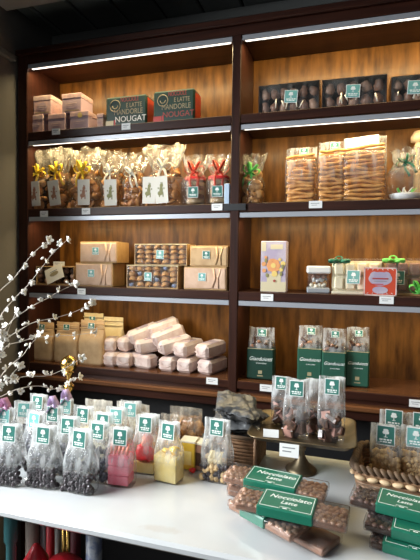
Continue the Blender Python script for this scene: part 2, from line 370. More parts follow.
def flat_bag(w, d, h, fill=.45, topw=.8, seed=0, m='cel', wr=.004, n=32, nz=16, pinch=0, name='cellophane'):
    """a stand-up bag: box shaped below, pressed flat towards its sealed top"""
    b = MB(); vs = []
    for a in range(nz+1):
        t = a/nz; z = h*t
        k = max(0, min(1, (t-fill)/(.86-fill))); k = k*k*(3-2*k)
        ww = w*(1 + (topw-1)*k)/2; dd = (d*(1-k) + .005*k)/2
        if a == 0: ww *= .95; dd *= .9
        for i in range(n):
            th = 2*PI*i/n; c, s = math.cos(th), math.sin(th); e = .45 + .3*k
            x = ww*sgn(c)*abs(c)**e; y = dd*sgn(s)*abs(s)**e
            am = wr*(.3+.7*t)*(1-.6*max(0,(t-.85)/.15))
            q = noise.noise(Vector((x*38+seed*9.1, y*38, z*22))) ; q2 = noise.noise(Vector((x*60+seed*4.3, 7+sgn(s)*3, z*9)))
            y += am*(q+q2*.9)*(1 if dd > .004 else .4); x += am*.6*q2
            vs.append((x, y, z + (.004*noise.noise(Vector((x*50,seed*3.3,5))) if a == nz else 0)))
    fs = [(a*n+i, a*n+(i+1)%n, (a+1)*n+(i+1)%n, (a+1)*n+i) for a in range(nz) for i in range(n)] + [tuple(range(n))[::-1]]
    b.add(vs, fs, m, True); return b.mesh(name)
def tied_bag(w, d, h, neck=.62, seed=0, m='celx', n=40, nz=20, flare=.85):
    """a gathered cellophane bag: body, tied neck and a crumpled flare above it"""
    b = MB(); vs = []
    for a in range(nz+1):
        t = a/nz; z = h*t
        if t < neck:
            k = max(0, min(1, (t-neck*.72)/(neck*.28))); k = k*k*(3-2*k); ww = w/2*(1-.42*k); dd = d/2*(1-.55*k); e = .5+.4*k; am = .003+.005*k
        else:
            k = (t-neck)/(1-neck); k = k**.7; ww = w/2*(.58+(flare-.58)*k); dd = d/2*(.45+.3*k); e = .9; am = .004+.012*k
        for i in range(n):
            th = 2*PI*i/n; c, s = math.cos(th), math.sin(th)
            x = ww*sgn(c)*abs(c)**e; y = dd*sgn(s)*abs(s)**e
            q = math.sin(th*9+seed*2+t*3)*.5 + noise.noise(Vector((c*2.5+seed*5, s*2.5, t*5)))
            x += c*am*q; y += s*am*q
            vs.append((x, y, z + (.018*noise.noise(Vector((c*3, s*3, seed*2.7))) if t > .9 else 0)))
    fs = [(a*n+i, a*n+(i+1)%n, (a+1)*n+(i+1)%n, (a+1)*n+i) for a in range(nz) for i in range(n)] + [tuple(range(n))[::-1]]
    b.add(vs, fs, m, True); return b.mesh('cellophane')
def bow_mesh(m, r=.03, wid=.007, tails=.05, tilt=0, ring=.012):
    b = MB()
    b.tube([(ring*math.cos(a*PI/6), ring*math.sin(a*PI/6)*.8, 0) for a in range(12)], .0035, m, 6, closed=True)
    for s in (-1, 1):
        pts = []
        for a in range(11):
            an = 2*PI*a/10; pts.append((s*(r*.55*(1-math.cos(an))), -ring-.004-.004*math.sin(an*.5), r*.42*math.sin(an)+r*.18*(1-math.cos(an))+tilt*s*r))
        b.strip(pts, (0, wid*.8, wid*.3), .0008, m)
        pts = []
        for a in range(9):
            an = 2*PI*a/8; pts.append((s*(r*.3*(1-math.cos(an))+.003*math.sin(an)), -ring-.008-.006*math.sin(an*.5), r*.2*math.sin(an)*s+r*.55*(1-math.cos(an))))
        b.strip(pts, (wid*.5, wid*.5, 0), .0008, m)
        pts = [(s*(.003+tails*.25*u+.006*math.sin(u*5)), -ring-.007-.006*math.sin(u*3), -tails*u) for u in [i/6 for i in range(7)]]
        b.strip(pts, (wid*.6, 0, wid*.15*s), .0008, m)
    b.ell((0,-ring-.006,0), (wid*.7,.005,wid*.7), m, 8, 5)
    return b.mesh('bow')
def rr(a, b): return random.uniform(a, b)
def rrot(): return (rr(-PI,PI), rr(-PI,PI), rr(-PI,PI))
def fill_pieces(par, name, meshes, w, d, h, n, ps, z0=.004, lab=None):
    """pieces lying against the sides and the top of a bag's filling"""
    for i in range(n):
        k = i/n
        if k < .72:                        # front face rows
            z = z0+ps*.6 + (h-ps)*((i*0.754877) % 1); x = (w-ps*1.6)*(((i*0.569840) % 1)-.5); y = -d/2+ps*.75+rr(0,.003)
        elif k < .9:
            z = h-ps*.1+rr(-.002,.003)+z0; x = (w*.85-ps)*(((i*.61803) % 1)-.5); y = (d*.7-ps)*rr(-.5,.5)
        else:
            z = z0+ps*.6+(h-ps)*rr(0,1); x = sgn((i % 2)-.5)*(w/2-ps*.75); y = (d-ps*2)*rr(-.5,.5)
        obj(name, meshes[i % len(meshes)], par, (x,y,z), rrot())
def ell_mesh(r, m, seed=0, rough=.0, n=10, k=6):
    return MB().ell((0,0,0), r, m, n, k, rough=rough, seed=seed).mesh('piece')
BEAN = [ell_mesh((.0105,.0078,.007), 'bean', i, .25, 9, 6) for i in range(3)]
BEANB = [ell_mesh((.0105,.0078,.007), 'beanblue', i, .25, 9, 6) for i in range(3)]
NUTS = [ell_mesh((.0105,.009,.008), 'nut', i, .35, 9, 6) for i in range(3)]
BISC = [ell_mesh((.021,.017,.008), 'almond', i, .35, 12, 7) for i in range(4)]
BISCL = [ell_mesh((.019,.016,.007), 'biscuit', i, .3, 12, 7) for i in range(4)]

# ------------------------------------------------------------------ price cards on the shelf edges
def price_card(px, py, label, Y=D-.0025, w=.042, h=.028, m='white', name='price_card', lean=0, rz=0, lines=True, cat='price card', group='price cards on the shelf edges', z=None):
    p = at(px, py, Y)
    if z is not None: p.z = z
    b = MB(); b.box(-w/2, w/2, -.0008, .0008, -h/2, h/2, m)
    if lines and m != 'black':
        b.box(-w*.36, w*.30, -.0012, -.0008, h*.12, h*.2, 'ink'); b.box(-w*.3, w*.12, -.0012, -.0008, -h*.12, -h*.05, 'ink')
    return thing(name, label, cat, p, group=group, rot=(lean,0,rz), me=b.mesh(name))
price_card(56, 131.5, 'small white price card on shelf edge below the pink cube boxes')
price_card(126, 126.5, 'small white price card on shelf edge below the first green nougat box')
price_card(44, 214, 'white price card at far left of the second shelf edge')
price_card(86, 211.3, 'tilted white price card on shelf edge below the third yellow-ribbon bag', lean=0)
price_card(217, 207, 'white price card on shelf edge below the red-ribbon jars', w=.046)
price_card(315.5, 204.5, 'white price card on shelf edge between the two bags of flat breadsticks', w=.05)
price_card(234.5, 207, 'black blank sign on shelf edge across the central post', Y=D-.0075, w=.092, h=.027, m='black', name='shelf_sign', cat='sign', group=None)
price_card(81.5, 291.5, 'white price card on shelf edge below the tan wrapped packages')
price_card(267, 297.5, 'white price card on shelf edge below the lavender flower box', w=.05)
price_card(386.5, 300.2, 'white price card on shelf edge below the red square box', w=.05)
price_card(212, 381, 'white price card on bottom shelf edge near the central post', w=.05)
price_card(266, 388, 'white price card on lower edge behind the tallest bag on brass tray', Y=D-.0025, w=.05)
price_card(416.5, 403.5, 'white price card on bottom shelf edge at the far right', w=.05)

# ------------------------------------------------------------------ shelf goods
def front(px0, px1, pyt, shelf, Y):
    pm = (px0+px1)/2; pz = at(pm, pyt, Y).z
    x0 = at(px0, pyt+10, Y).x; x1 = at(px1, pyt+10, Y).x
    return (x0+x1)/2, x1-x0, pz-ZS[shelf]
# pink cubes
PK = [('pink','pinkpale'),('mauve','pink')]
def cube_box(px0, px1, pyt, pyb, Y, label, tone='pink', z=None, deep=None, seal=False):
    x0, x1 = at(px0, pyt, Y).x, at(px1, pyt, Y).x; w = x1-x0; h = at(px0, pyt, Y).z-at(px0, pyb, Y).z
    dp = deep or w
    t = thing('gift_box', label, 'box', ((x0+x1)/2, Y+dp/2, z if z is not None else ZS[1]), group='pink printed cube boxes')
    b = MB(); b.box(-w/2, w/2, -dp/2, dp/2, 0, h*.74, tone, .002); obj('body', b, t)
    b = MB(); b.box(-w/2-.0012, w/2+.0012, -dp/2-.0012, dp/2+.0012, h*.74, h, 'pinkpale' if tone == 'pink' else 'pink', .002); obj('lid', b, t)
    b = MB(); y = -dp/2-.0016
    b.disc(0, h*.42, w*.27, y, 'mauve', 18, sz=.7); 
    for k, (a, c) in enumerate(((-.3,.3),(-.22,.2))): b.box(a*w, c*w, y-.0006, y, h*(.45-.1*k), h*(.49-.1*k), 'pinkpale')
    b.box(-.4*w, .4*w, y-.0004, y+.0014, h*.08, h*.12, 'goldtext'); obj('print', b, t)
    if seal:
        b = MB(); b.disc(.05*w, h*.8, w*.13, -dp/2-.0022, 'floryellow', 10); obj('seal', b, t)
    return w, h
Y1 = D+.035
w, h = cube_box(26, 43, 112.5, 131.5, Y1, 'pink printed cube box at the left end of the top shelf, bottom row', 'pink')
hz = ZS[1]
w, h1 = cube_box(48, 65, 111.5, 130, Y1, 'mauve printed cube box in the middle of the bottom row, top shelf', 'mauve')
w, h2 = cube_box(70, 88.5, 109, 128, Y1, 'mauve cube box with yellow seal, right one of the bottom row', 'mauve', seal=True)
cube_box(33.5, 51, 92, 111, Y1+.004, 'pink cube box stacked across the two left cube boxes', 'pink', z=ZS[1]+max(h, h1)+.0003)
cube_box(62, 81, 88, 107, Y1+.004, 'mauve cube box stacked highest, above the box with yellow seal', 'mauve', z=ZS[1]+max(h2,h1)+.0003)
cube_box(97, 103, 111, 127, Y1+.01, 'narrow pale pink box squeezed beside the first green nougat box', 'pinkpale', deep=.05)
# nougat boxes
NT = {k: text_mesh(t, s, c, sx=x) for k, (t, s, c, x) in {'a': ('NOCCIOLE', .034, 'redtext', .62), 'b': ('E LATTE', .034, 'dkgreen', .8), 'c': ('MANDORLE', .036, 'goldtext', .8), 'd': ('NOUGAT', .042, 'white', 1.0), 'b2': ('E LATTE', .034, 'goldtext', .75), 'd2': ('NOUGAT', .042, 'redtext', 1.0)}.items()}
def nougat(px0, px1, pyt, Y, label, pale):
    cx, w, h = front(px0, px1, pyt, 1, Y); dp = .09
    t = thing('nougat_box', label, 'box', (cx, Y+dp/2, ZS[1]), group='green nougat boxes')
    b = MB(); b.box(-w/2, w/2, -dp/2, dp/2, 0, h, 'dkgreen', .008); obj('body', b, t)
    b = MB(); b.box(w/2-.0005, w/2+.0012, -dp/2+.01, dp/2-.008, .008, h-.012, 'orange'); b.box(w/2+.001, w/2+.0016, -dp/2+.02, dp/2-.02, h*.55, h*.75, 'red'); obj('side_panel', b, t)
    y = -dp/2-.0006
    r = (PI/2, 0, 0); s = w/.19
    obj('lettering', NT['a'], t, (.018*s, y, h*.87), r, s*.78); obj('lettering', NT['b2'], t, (.038*s, y, h*.68), r, s*.78)
    obj('lettering', NT['c'], t, (.012*s, y, h*.48), r, s*.86); obj('lettering', NT['d' if pale == 0 else 'd2'], t, (.022*s, y, h*.25), r, s*.80)
    b = MB(); cxr, czr = -w*.26, h*.70
    b.tube([(cxr+.024*s*math.cos(a*PI/10), y, czr+.024*s*math.sin(a*PI/10)) for a in range(20)], .0018, 'goldtext', 5, closed=True)
    b.tube([(cxr+.012*s*math.cos(PI+a*PI/6), y, czr+.012*s*math.sin(PI+a*PI/6)) for a in range(7)], .0016, 'goldtext', 5); obj('emblem', b, t)
    b = MB(); b.box(-w/2+.002, -w/2+.04, y-.0004, y+.001, .006, .032, 'cream' if pale == 0 else 'red'); b.box(-w/2+.043, -w/2+.05, y-.0004, y+.001, .004, .034, 'red'); obj('colour_patch', b, t)
    for k in range(5):
        pass
nougat(105.5, 146.5, 95.5, D+.04, 'dark green nougat box with white lettering, beside the pink boxes', 0)
nougat(153, 194.5, 89.5, D+.035, 'dark green nougat box with dull red lettering and orange side, nearer the post', 1)
# trays of large chocolates, top shelf right
def choc_tray(px0, px1, pyt, Y, label, lpx, small=None):
    cx, w, h = front(px0, px1, pyt, 1, Y); dp = .1
    t = thing('chocolate_box', label, 'box', (cx, Y+dp/2, ZS[1]), group='dark boxes of round chocolates')
    b = MB(); b.box(-w/2, w/2, -dp/2, dp/2, 0, .006, 'black'); 
    for s in (-1,1): b.box(s*w/2-.003 if s > 0 else -w/2, w/2 if s > 0 else -w/2+.003, -dp/2, dp/2, .006, h, 'choc')
    b.box(-w/2+.003, w/2-.003, dp/2-.003, dp/2, .006, h, 'choc'); b.box(-w/2, w/2, -dp/2, dp/2, h, h+.004, 'black'); b.box(-w/2, w/2, -dp/2, -dp/2+.003, .0, .008, 'choc'); obj('tray', b, t)
    n = max(3, int(w/.04)); r = (w-.01)/n/2
    for i in range(n):
        for k in range(2):
            zz = .006+h*(.26+.46*k); mm = MB().lathe([(.0001,-r*.8),(r*.8,-r*.75),(r*.95,-r*.1),(r*.72,r*.3),(r*.6,r*.7),(.0001,r*.8)], ('milk','hazel','milk')[(i*2+k) % 3], 12)
            obj('chocolate', mm, t, (-w/2+.005+r*(2*i+1), -dp/2+.006+r, zz), (rr(-.4,.4)-PI/2*(i % 2)*.3, rr(-.3,.3), rr(0,3)), (.96,.96,h/(4.4*r)*1.05))
    b = MB(); b.box(-w/2+.002, w/2-.002, -dp/2-.0012, -dp/2-.0002, .003, h, 'clear'); obj('window', b, t)
    xl = at(lpx, pyt+12, Y).x-cx
    put_label(t, .052, (xl, -dp/2-.004, h*.55), (0, .06, 0), 'tealpale', .85)
    rb = MB()
    for k in range(5): 
        x = rr(-w*.4, w*.4); rb.strip([(x, -dp/2-.002, rr(.01,.03)), (x+rr(-.015,.015), -dp/2-.004, rr(.04,.06))], (.0025,0,.001), .0006, 'ribwhite')
    obj('paper_shred', rb, t)
choc_tray(258.5, 319.5, 84, D+.03, 'dark box of round chocolates right beside the post, top shelf', 291)
choc_tray(322, 387, 78, D+.03, 'dark chocolate box, middle of three on the top shelf', 353)
choc_tray(391, 452, 75, D+.03, 'dark chocolate box cut by the frame edge, top shelf', 415)

# second shelf: tied cellophane bags
def horse(m):
    b = MB()
    b.disc(0, 0, .3, 0, m, 12, sx=.55, sz=1, th=.03); b.disc(.05, .36, .16, 0, m, 10, th=.03); b.disc(-.12, -.3, .2, 0, m, 10, sx=1.2, th=.03)
    b.box(-.02,.06,0,.03,.45,.66,m); b.box(.1,.17,0,.03,.45,.62,m); b.box(-.25,-.15,0,.03,-.62,-.4,m); b.box(.1,.2,0,.03,-.62,-.2,m); b.disc(.28,.1,.07,0,m,8,th=.03); b.disc(-.26,.15,.07,0,m,8,th=.03)
    return b.mesh('animal_print')
HORSE = {k: horse(k) for k in ('rabbit', 'olive')}
BOWM = {k: bow_mesh(k, .036, .009, .075) for k in ('ribyellow','ribwhite','ribred','ribgreen','riblime')}
def tied(px0, px1, pyt, label, ribbon='ribyellow', cards=((0,.02,'rabbit'),), pieces=BISC, npc=26, neck=.62, Y=D+.075, group='ribbon-tied biscuit bags', zs=2, fillk=.56, name='biscuit_bag', pname='biscuit', ps=.014, d=.09, bowscale=1, bowrot=0, flare=1.1):
    cx, w, h = front(px0, px1, pyt, zs, Y-.03); seed = px0*.37
    t = thing(name, label, 'bag', (cx, Y, ZS[zs]+.001), rr(-.08,.08), group)
    obj('cellophane', tied_bag(w*1.04, d, h, neck, seed, flare=flare), t)
    if npc: fill_pieces(t, pname, pieces, w*.9, d*.88, h*fillk, npc, ps)
    obj('bow', BOWM[ribbon], t, (0, -d*.16, h*neck), (0, bowrot, rr(-.3,.3)), bowscale*.95)
    for (px, tilt, kind) in cards:
        c = obj('picture_card', MB().box(-.031,.031,-.0008,.0008,-.058,.058,'card'), t, (px, -d/2-.006, h*.26), (.05, tilt, 0)); 
        if kind: obj('animal_print', HORSE[kind], c, (0,-.0016,0), (0,0,0), (.05,.02,.05))
    return t
tied(27, 47, 151, 'biscuit bag with yellow ribbon at the far left end of the second shelf', cards=((.0,-.04,'rabbit'),), npc=18, bowrot=.5)
tied(47.5, 67, 149, 'narrow yellow-ribbon biscuit bag, second from the left', cards=((0,-.1,'rabbit'),), npc=18, bowrot=-.4, bowscale=1.1)
tied(67, 100, 149, 'wide yellow-ribbon biscuit bag with card, third from the left', cards=((.015,.02,'rabbit'),), npc=26, bowscale=1.25, bowrot=.2)
tied(100, 121, 152, 'biscuit bag with cream ribbon and green animal card, fourth from the left', 'ribwhite', ((.012,.0,'olive'),), npc=20, bowrot=.3)
tied(122, 143, 153, 'biscuit bag without a card, between two bags with animal cards', 'ribwhite', (), npc=22, bowrot=-.3)
tied(144, 181, 145, 'large biscuit bag with two overlapping animal cards', 'ribwhite', ((-.052,.04,'olive'),(.008,-.05,'olive')), npc=28, bowscale=1.1)
def wafer_jar(px0, px1, pyt, label, lx, lower):
    t = tied(px0, px1, pyt, label, 'ribred', (), npc=0, neck=.66, d=.085, group='red-ribbon wafer jars in cellophane', name='wafer_jar', bowscale=1.15, flare=1.0)
    cx, w, h = front(px0, px1, pyt, 2, D+.045)
    b = MB().lathe([(.036,.006),(.04,.012),(.04,.085),(.034,.092),(.0001,.092)], 'clear', 20); jar = obj('jar', b, t, scale=(1.12,1.0,1.2))
    for k in range(5): obj('wafer', MB().lathe([(.034,0),(.035,.004),(.035,.012),(.033,.0155)], ('wafer','milk')[k % 2], 18), t, (0,0,.012+k*.0185), (0,0,0), (1.1,1,1.2))
    b = MB().lathe([(.041,.092),(.042,.095),(.042,.104),(.038,.106)], 'redfoil', 20); obj('lid', b, t, (0,0,.018), (0,0,0), (1.1,1,1))
    put_label(t, .046, (lx, -.047, .055), (0,0,0), 'teal', .9)
wafer_jar(181, 206, 155, 'wafer jar with red ribbon and teal label, farther from the post', .002, 0)
wafer_jar(206.5, 228, 154, 'wafer jar with red ribbon and teal label, hard against the post', .002, 0)
q = at(227, 197, D+.02)
b = MB(); b.box(-.011,.011,-.02,.02,0,.085,'bluecard',.002); thing('blue_packet', 'slim pale blue packet standing against the left of the central post', 'packet', (q.x, D+.035, ZS[2]), me=b.mesh('blue_packet'))
tied(240.5, 263, 153, 'small biscuit bag with bright green ribbon, right of the post', 'riblime', (), npc=24, pieces=BISCL, bowrot=.4)
# tall bags of flat breadsticks
STK = []
for i in range(5):
    b = MB(); L_ = .052; n = 10
    pts = [(-L_+2*L_*k/n, .0015*math.sin(k*.9+i), .003*math.sin(k*.7+i*1.3)) for k in range(n+1)]
    b.tube(pts, [.0045]+[.0062+.0006*math.sin(k*2.1+i) for k in range(n-1)]+[.0045], 'stick', 8); STK.append(b.mesh('breadstick'))
def stick_bag(px0, px1, pyt, label, Y=D+.07, top=.86, rows=13, pale=False, lab=True):
    cx, w, h = front(px0, px1, pyt, 2, Y-.035); d = .075
    t = thing('breadstick_bag', label, 'bag', (cx, Y, ZS[2]+.001), rr(-.06,.06), 'tall bags of flat breadsticks')
    obj('cellophane', flat_bag(w, d, h, .72, .97, px0, 'celw' if pale else 'cel', .003, n=36), t)
    hh = h*top
    for k in range(rows):
        for j in range(2):
            z = .009+(hh-.016)*k/(rows-1); sc = (w*.93)/.104*rr(.94,1.0)
            obj('breadstick', STK[(k*2+j+int(px0)) % 5], t, (rr(-.003,.003), -d*.28+j*.026+rr(-.003,.003), z), (rr(-PI,PI), rr(-.12,.12), rr(-.1,.1)), (sc, .98, .98))
    if lab:
        l = put_label(t, .034, (.01, -.009, h*.925), (-.05,0,0), 'teal', .7)
    else:
        b = MB(); b.box(-w*.36, w*.40, -.006, -.0045, h*.80, h*1.0, 'white'); obj('header_card', b, t, (0,-.006,0), (.0,-.06,0))
    return t
stick_bag(285, 317, 146, 'tall bag of flat breadsticks nearest to the post, green label on top')
stick_bag(318, 346, 140, 'tall bag of flat breadsticks between the two others')
stick_bag(343, 388, 135, 'widest bag of flat breadsticks with a white paper header', Y=D+.065, lab=False, rows=13, pale=False)
# cellophaned white plate with green bow
cx, w, h = front(389, 428, 147, 2, D+.05)
t = thing('gift_bag', 'cellophane gift bag over a white dish with dark green bow', 'bag', (cx, D+.1, ZS[2]+.001), 0)
obj('cellophane', tied_bag(w, .12, h, .74, 4.2, 'cel', flare=.7), t)
obj('dish', MB().lathe([(.03,.003),(.05,.008),(.062,.028),(.06,.029),(.046,.012),(.0001,.009)], 'white', 24), t)
b = MB()
for k in range(9): b.strip([(.03*math.cos(k*.9), .03*math.sin(k*.9), .015), (.02*math.cos(k*.9+.4), .02*math.sin(k*.9+.4)-.01, .03), (.035*math.cos(k*.9+.8), .03*math.sin(k*.9+.8)-.015, .05)], (.004,0,.002), .0008, 'riblime' if k % 3 == 0 else 'white')
obj('paper_filling', b, t); obj('bow', BOWM['ribgreen'], t, (-.005,-.02,h*.72), (0,-.5,0), (.9,.9,.7))
# pale wooden mushroom-like knob behind
p = at(419, 137, D+.17)
b = MB().lathe([(.012,0),(.012,.02),(.016,.03),(.016,p.z-ZS[2]-.035),(.013,p.z-ZS[2]-.02),(.03,p.z-ZS[2]-.018),(.03,p.z-ZS[2]),(.018,p.z-ZS[2]+.022),(.0001,p.z-ZS[2]+.026)], 'woodbead', 18)
thing('wooden_mill', 'pale wooden mill top rising behind the green-bow gift bag', 'mill', (p.x, D+.17, ZS[2]), me=b.mesh('wooden_mill'))

# third shelf
def wrapped(px0, px1, pyt, label, z, pyb, Y=D+.035, m='wrap', lab=True, side='boxkraft', dp=.12, wide_side=True):
    p0, p1 = at(px0, pyt, Y), at(px1, pyt, Y); w = p1.x-p0.x; h = (p0.z+p1.z)/2-at((px0+px1)/2, pyb, Y).z; cx = (p0.x+p1.x)/2
    t = thing('wrapped_package', label, 'package', (cx, Y+dp/2, z), rr(-.015,.015), 'paper packages in open kraft trays')
    b = MB(); b.box(-w/2, w/2, -dp/2, dp/2, 0, h, side, .002); obj('tray', b, t)
    b = MB(); b.box(-w/2+.003, w/2-.004, -dp/2-.003, -dp/2+.003, .005, h-.005, m, .003); obj('wrapper', b, t)
    for k in range(1):
        b = MB(); b.strip([(w*.18,-dp/2-.004,h*.1),(w*.24,-dp/2-.006,h*.5),(w*.2,-dp/2-.004,h*.93)], (.004,0,.001), .001, m); b.strip([(w*.32,-dp/2-.004,h*.08),(w*.30,-dp/2-.006,h*.5),(w*.36,-dp/2-.004,h*.93)], (.003,0,.001), .001, m); obj('fold', b, t)
    put_label(t, .034, (-w*.06, -dp/2-.006, h*.56), (0,0,0), 'tealpale' if m != 'kraft' else 'teal', .9)
    return h
h = wrapped(75.5, 112.5, 266.5, 'tan paper package beneath another, left of the cookie boxes', ZS[3], 290)
wrapped(80, 117, 245, 'tan paper package lying on top of its like, left of the cookie boxes', ZS[3]+h+.001, 266)
h = wrapped(184, 227, 268, 'flat tan package below the plain one, against the central post', ZS[3], 291, m='wrap')
wrapped(190, 228, 246.5, 'plain kraft package on top, against the central post', ZS[3]+h+.001, 267.5, m='kraft')
AMA = [MB().lathe([(.0001,-.006),(.0145,-.006),(.016,-.002),(.0125,.006),(.006,.0095),(.0001,.0105)], 'amaretto', 12).mesh('cookie') for i in range(2)]
def cookie_box(px0, px1, pyt, pyb, z, label, lx, Y=D+.035, blue=False):
    p0, p1 = at(px0, pyt, Y), at(px1, pyt, Y); w = p1.x-p0.x; h = (p0.z+p1.z)/2-at((px0+px1)/2, pyb, Y).z; cx = (p0.x+p1.x)/2; dp = .12
    t = thing('cookie_box', label, 'box', (cx, Y+dp/2, z), 0, 'open boxes of round cookies')
    b = MB(); b.box(-w/2, w/2, -.02, dp/2, 0, h, 'boxkraft'); k = .004
    b.box(-w/2, w/2, -dp/2, -.02, 0, k, 'boxkraft'); b.box(-w/2, w/2, -dp/2, -.02, h-k, h, 'kraftlight'); b.box(-w/2, -w/2+k, -dp/2, -.02, k, h-k, 'boxkraft'); b.box(w/2-k, w/2, -dp/2, -.02, k, h-k, 'boxkraft'); obj('tray', b, t)
    nx, nzr = 6, 4
    for i in range(nx):
        for j in range(nzr):
            if blue and (i+2*j) % 5 == 0:
                obj('wrapped_sweet', BLUE, t, (-w/2+w*(i+.5)/nx, -dp/2+.012, h*(j+.5)/nzr), (rr(-.5,.5),rr(-.5,.5),0)); continue
            obj('cookie', AMA[0], t, (-w/2+.005+(w-.01)*(i+.5)/nx+rr(-.001,.001), -dp/2+.017, .004+(h-.008)*(j+.5)/nzr), (rr(-.25,.35), rr(-.2,.2), rr(0,6)), (w/nx/.034, w/nx/.034, h/nzr/.0185))
    b = MB(); b.box(-w/2+.002, w/2-.002, -dp/2-.001, -dp/2, .003, h-.003, 'clear'); obj('window', b, t)
    put_label(t, .036, (lx*w, -dp/2-.003, h*.5), (0,.03,0), 'tealpale', .95); return h
BLUE = MB().ell((0,0,0), (.013,.008,.009), 'tube', 8, 6, rough=.3).mesh('wrapped_sweet')
h = cookie_box(126.5, 178, 267.5, 290.5, ZS[3], 'box of round cookies and wrapped sweets, lower of the cookie boxes', -.07, blue=True)
cookie_box(134.5, 187, 245.5, 266.8, ZS[3]+h+.001, 'box of round cookies stacked above another cookie box', 0)
# dark sweet box at the left of the third shelf, with its cards
p0, p1 = at(36, 266, D+.04), at(74, 266, D+.04); w = p1.x-p0.x; hh = p0.z-ZS[3]
t = thing('chocolate_tray', 'low dark tray of chocolates behind the white blossom branches, third shelf', 'box', ((p0.x+p1.x)/2, D+.1, ZS[3]))
b = MB(); b.box(-w/2, w/2, -.06, .06, 0, .006, 'boxkraft'); b.box(-w/2, w/2, -.06, .06, hh-.004, hh, 'boxkraft'); b.box(-w/2, w/2, .0, .06, .006, hh-.004, 'choc'); b.box(-w/2,-w/2+.003,-.06,0,.006,hh-.004,'boxkraft'); b.box(w/2-.003,w/2,-.06,0,.006,hh-.004,'boxkraft'); obj('tray', b, t)
CH = [ell_mesh((.0135,.0135,.0125), k, i, .2, 10, 6) for i, k in enumerate(('choc','milk','hazel'))]
for i in range(6):
    for j in range(3): obj('chocolate', CH[(i*2+j) % 3], t, (-w/2+.016+(w-.032)*i/5, -.045, .02+(hh-.042)*j/2), rrot())
price_card(59, 261.4, 'white card standing on the low dark chocolate tray, third shelf', Y=D+.05, w=.062, h=.022, lean=-.05, z=ZS[3]+hh+.0118, group=None)
p = at(54, 285.5, D+.02)
b = MB(); b.box(-.05,.05,-.001,.001,-.036,.036,'card'); b.disc(0,0,.02,-.0016,'goldtext',14,sx=1.3,sz=.5); b.box(-.02,.02,-.0016,-.001,.012,.015,'ink')
thing('picture_card', 'tilted white card with gold drawing leaning on low dark chocolate tray', 'card', (p.x, D+.022, ZS[3]+.055), rot=(-.22,-.42,0), me=b.mesh('picture_card'))
# third shelf right
cx, w, h = front(261, 286.5, 241, 3, D+.03)
t = thing('flower_box', 'tall lavender and cream box with printed orange flowers', 'box', (cx, D+.06, ZS[3]), .0, None)
b = MB(); b.box(-w/2, w/2, -.03, .03, 0, h, 'floral', .002); obj('body', b, t)
b = MB(); y = -.0306
b.box(-w/2+.001, w/2-.001, y-.0002, y+.001, .002, h*.2, 'floralcream'); obj('title_panel', MB().box(-w*.12, w*.36, y-.0002, y+.001, h*.84, h*.93, 'floralcream'), t); obj('corner_panel', MB().box(-w*.48,-w*.3,y-.0002,y+.001,h*.8,h*.98,'floralcream'), t)
b.box(-w*.25, w*.3, y-.0004, y+.001, h*.2, h*.36, 'floralcream'); obj('cream_panel', b, t)
b = MB()
for k in range(8):
    a = k*PI/4; b.disc(.0+w*.17*math.cos(a), h*.52+w*.17*math.sin(a), w*.11, y-.001, 'flororange', 10)
b.disc(0, h*.52, w*.1, y-.0014, 'floryellow', 12)
for x_, z_, r_ in ((-.38,.55,.09),(.38,.56,.1),(.3,.44,.08),(-.36,.42,.08),(.05,.36,.12),(-.1,.62,.07),(.25,.64,.06),(-.3,.68,.06)): b.disc(x_*w, z_*h, r_*w, y-.001, 'floryellow' if x_ > 0 else 'flororange', 9)
for x_, z_ in ((-.3,.62),(.3,.36),(-.25,.33),(.36,.5)): b.disc(x_*w, z_*h, .05*w, y-.0014, 'olive', 8, sz=1.8)
b.disc(.05*w, h*.22, .05*w, y-.001, 'redtext', 8); obj('flower_print', b, t)
# square jar
cx, w, h = front(304, 331, 266, 3, D+.045)
t = thing('square_jar', 'square clear jar of brown sweets with white lid and grey base', 'jar', (cx, D+.045+w/2, ZS[3]), .12)
w *= .86; obj('base', MB().box(-w/2, w/2, -w/2, w/2, 0, h*.2, 'basegrey', .004), t); obj('lid', MB().box(-w/2-.002, w/2+.002, -w/2-.002, w/2+.002, h*.72, h, 'lidgrey', .005), t)
obj('body', MB().box(-w/2+.004, w/2-.004, -w/2+.004, w/2-.004, h*.2, h*.72, 'clear', .002), t)
SW = [ell_mesh((.014,.009,.009), k, i, .4) for i, k in enumerate(('ribwhite','milk','lidgrey','biscuit'))]
for i in range(22): obj('sweet', SW[i % 4], t, ((w-.04)*(((i*.5698) % 1)-.5), -w/2+.014+(.004 if i % 2 else 0) if i < 14 else (w-.04)*rr(-.5,.5), h*.26+h*.4*((i*.7549) % 1)), rrot())
# window boxes with bows
def bow_box(px0, px1, pyt, label, cm, ribbon, lx, Y, boxm, bowx, nx=4, ny=2):
    cx, w, h = front(px0, px1, pyt, 3, Y); dp = .09
    t = thing('praline_box', label, 'box', (cx, Y+dp/2, ZS[3]+.0), 0, 'praline boxes with ribbon')
    b = MB(); b.box(-w/2, w/2, -dp/2+.004, dp/2, 0, .01, boxm, .001); b.box(-w/2, w/2, -dp/2+.03, dp/2, .01, h-.01, boxm, .001); obj('tray', b, t)
    for i in range(nx):
        for j in range(ny):
            ww = (w-.012)/nx; zh = (h-.026)/ny
            obj('praline', MB().box(-ww*.42, ww*.42, -.011, .011, -zh*.42, zh*.42, cm, .005), t, (-w/2+.006+ww*(i+.5), -dp/2+.018, .013+zh*(j+.5)), (rr(-.06,.06), rr(-.06,.06), rr(-.06,.06)))
    obj('window', MB().box(-w/2, w/2, -dp/2, dp/2, .002, h, 'clear', .003), t)
    put_label(t, .05, (lx*w, -dp/2-.004, h*.48), (0,.02,0), 'tealpale' if cm != 'milk' else 'teal', .95)
    obj('bow', BOWM[ribbon], t, (bowx*w, -dp/2+.012, h+.001), (1.15,.0,.1), (1.05,.8,.6))
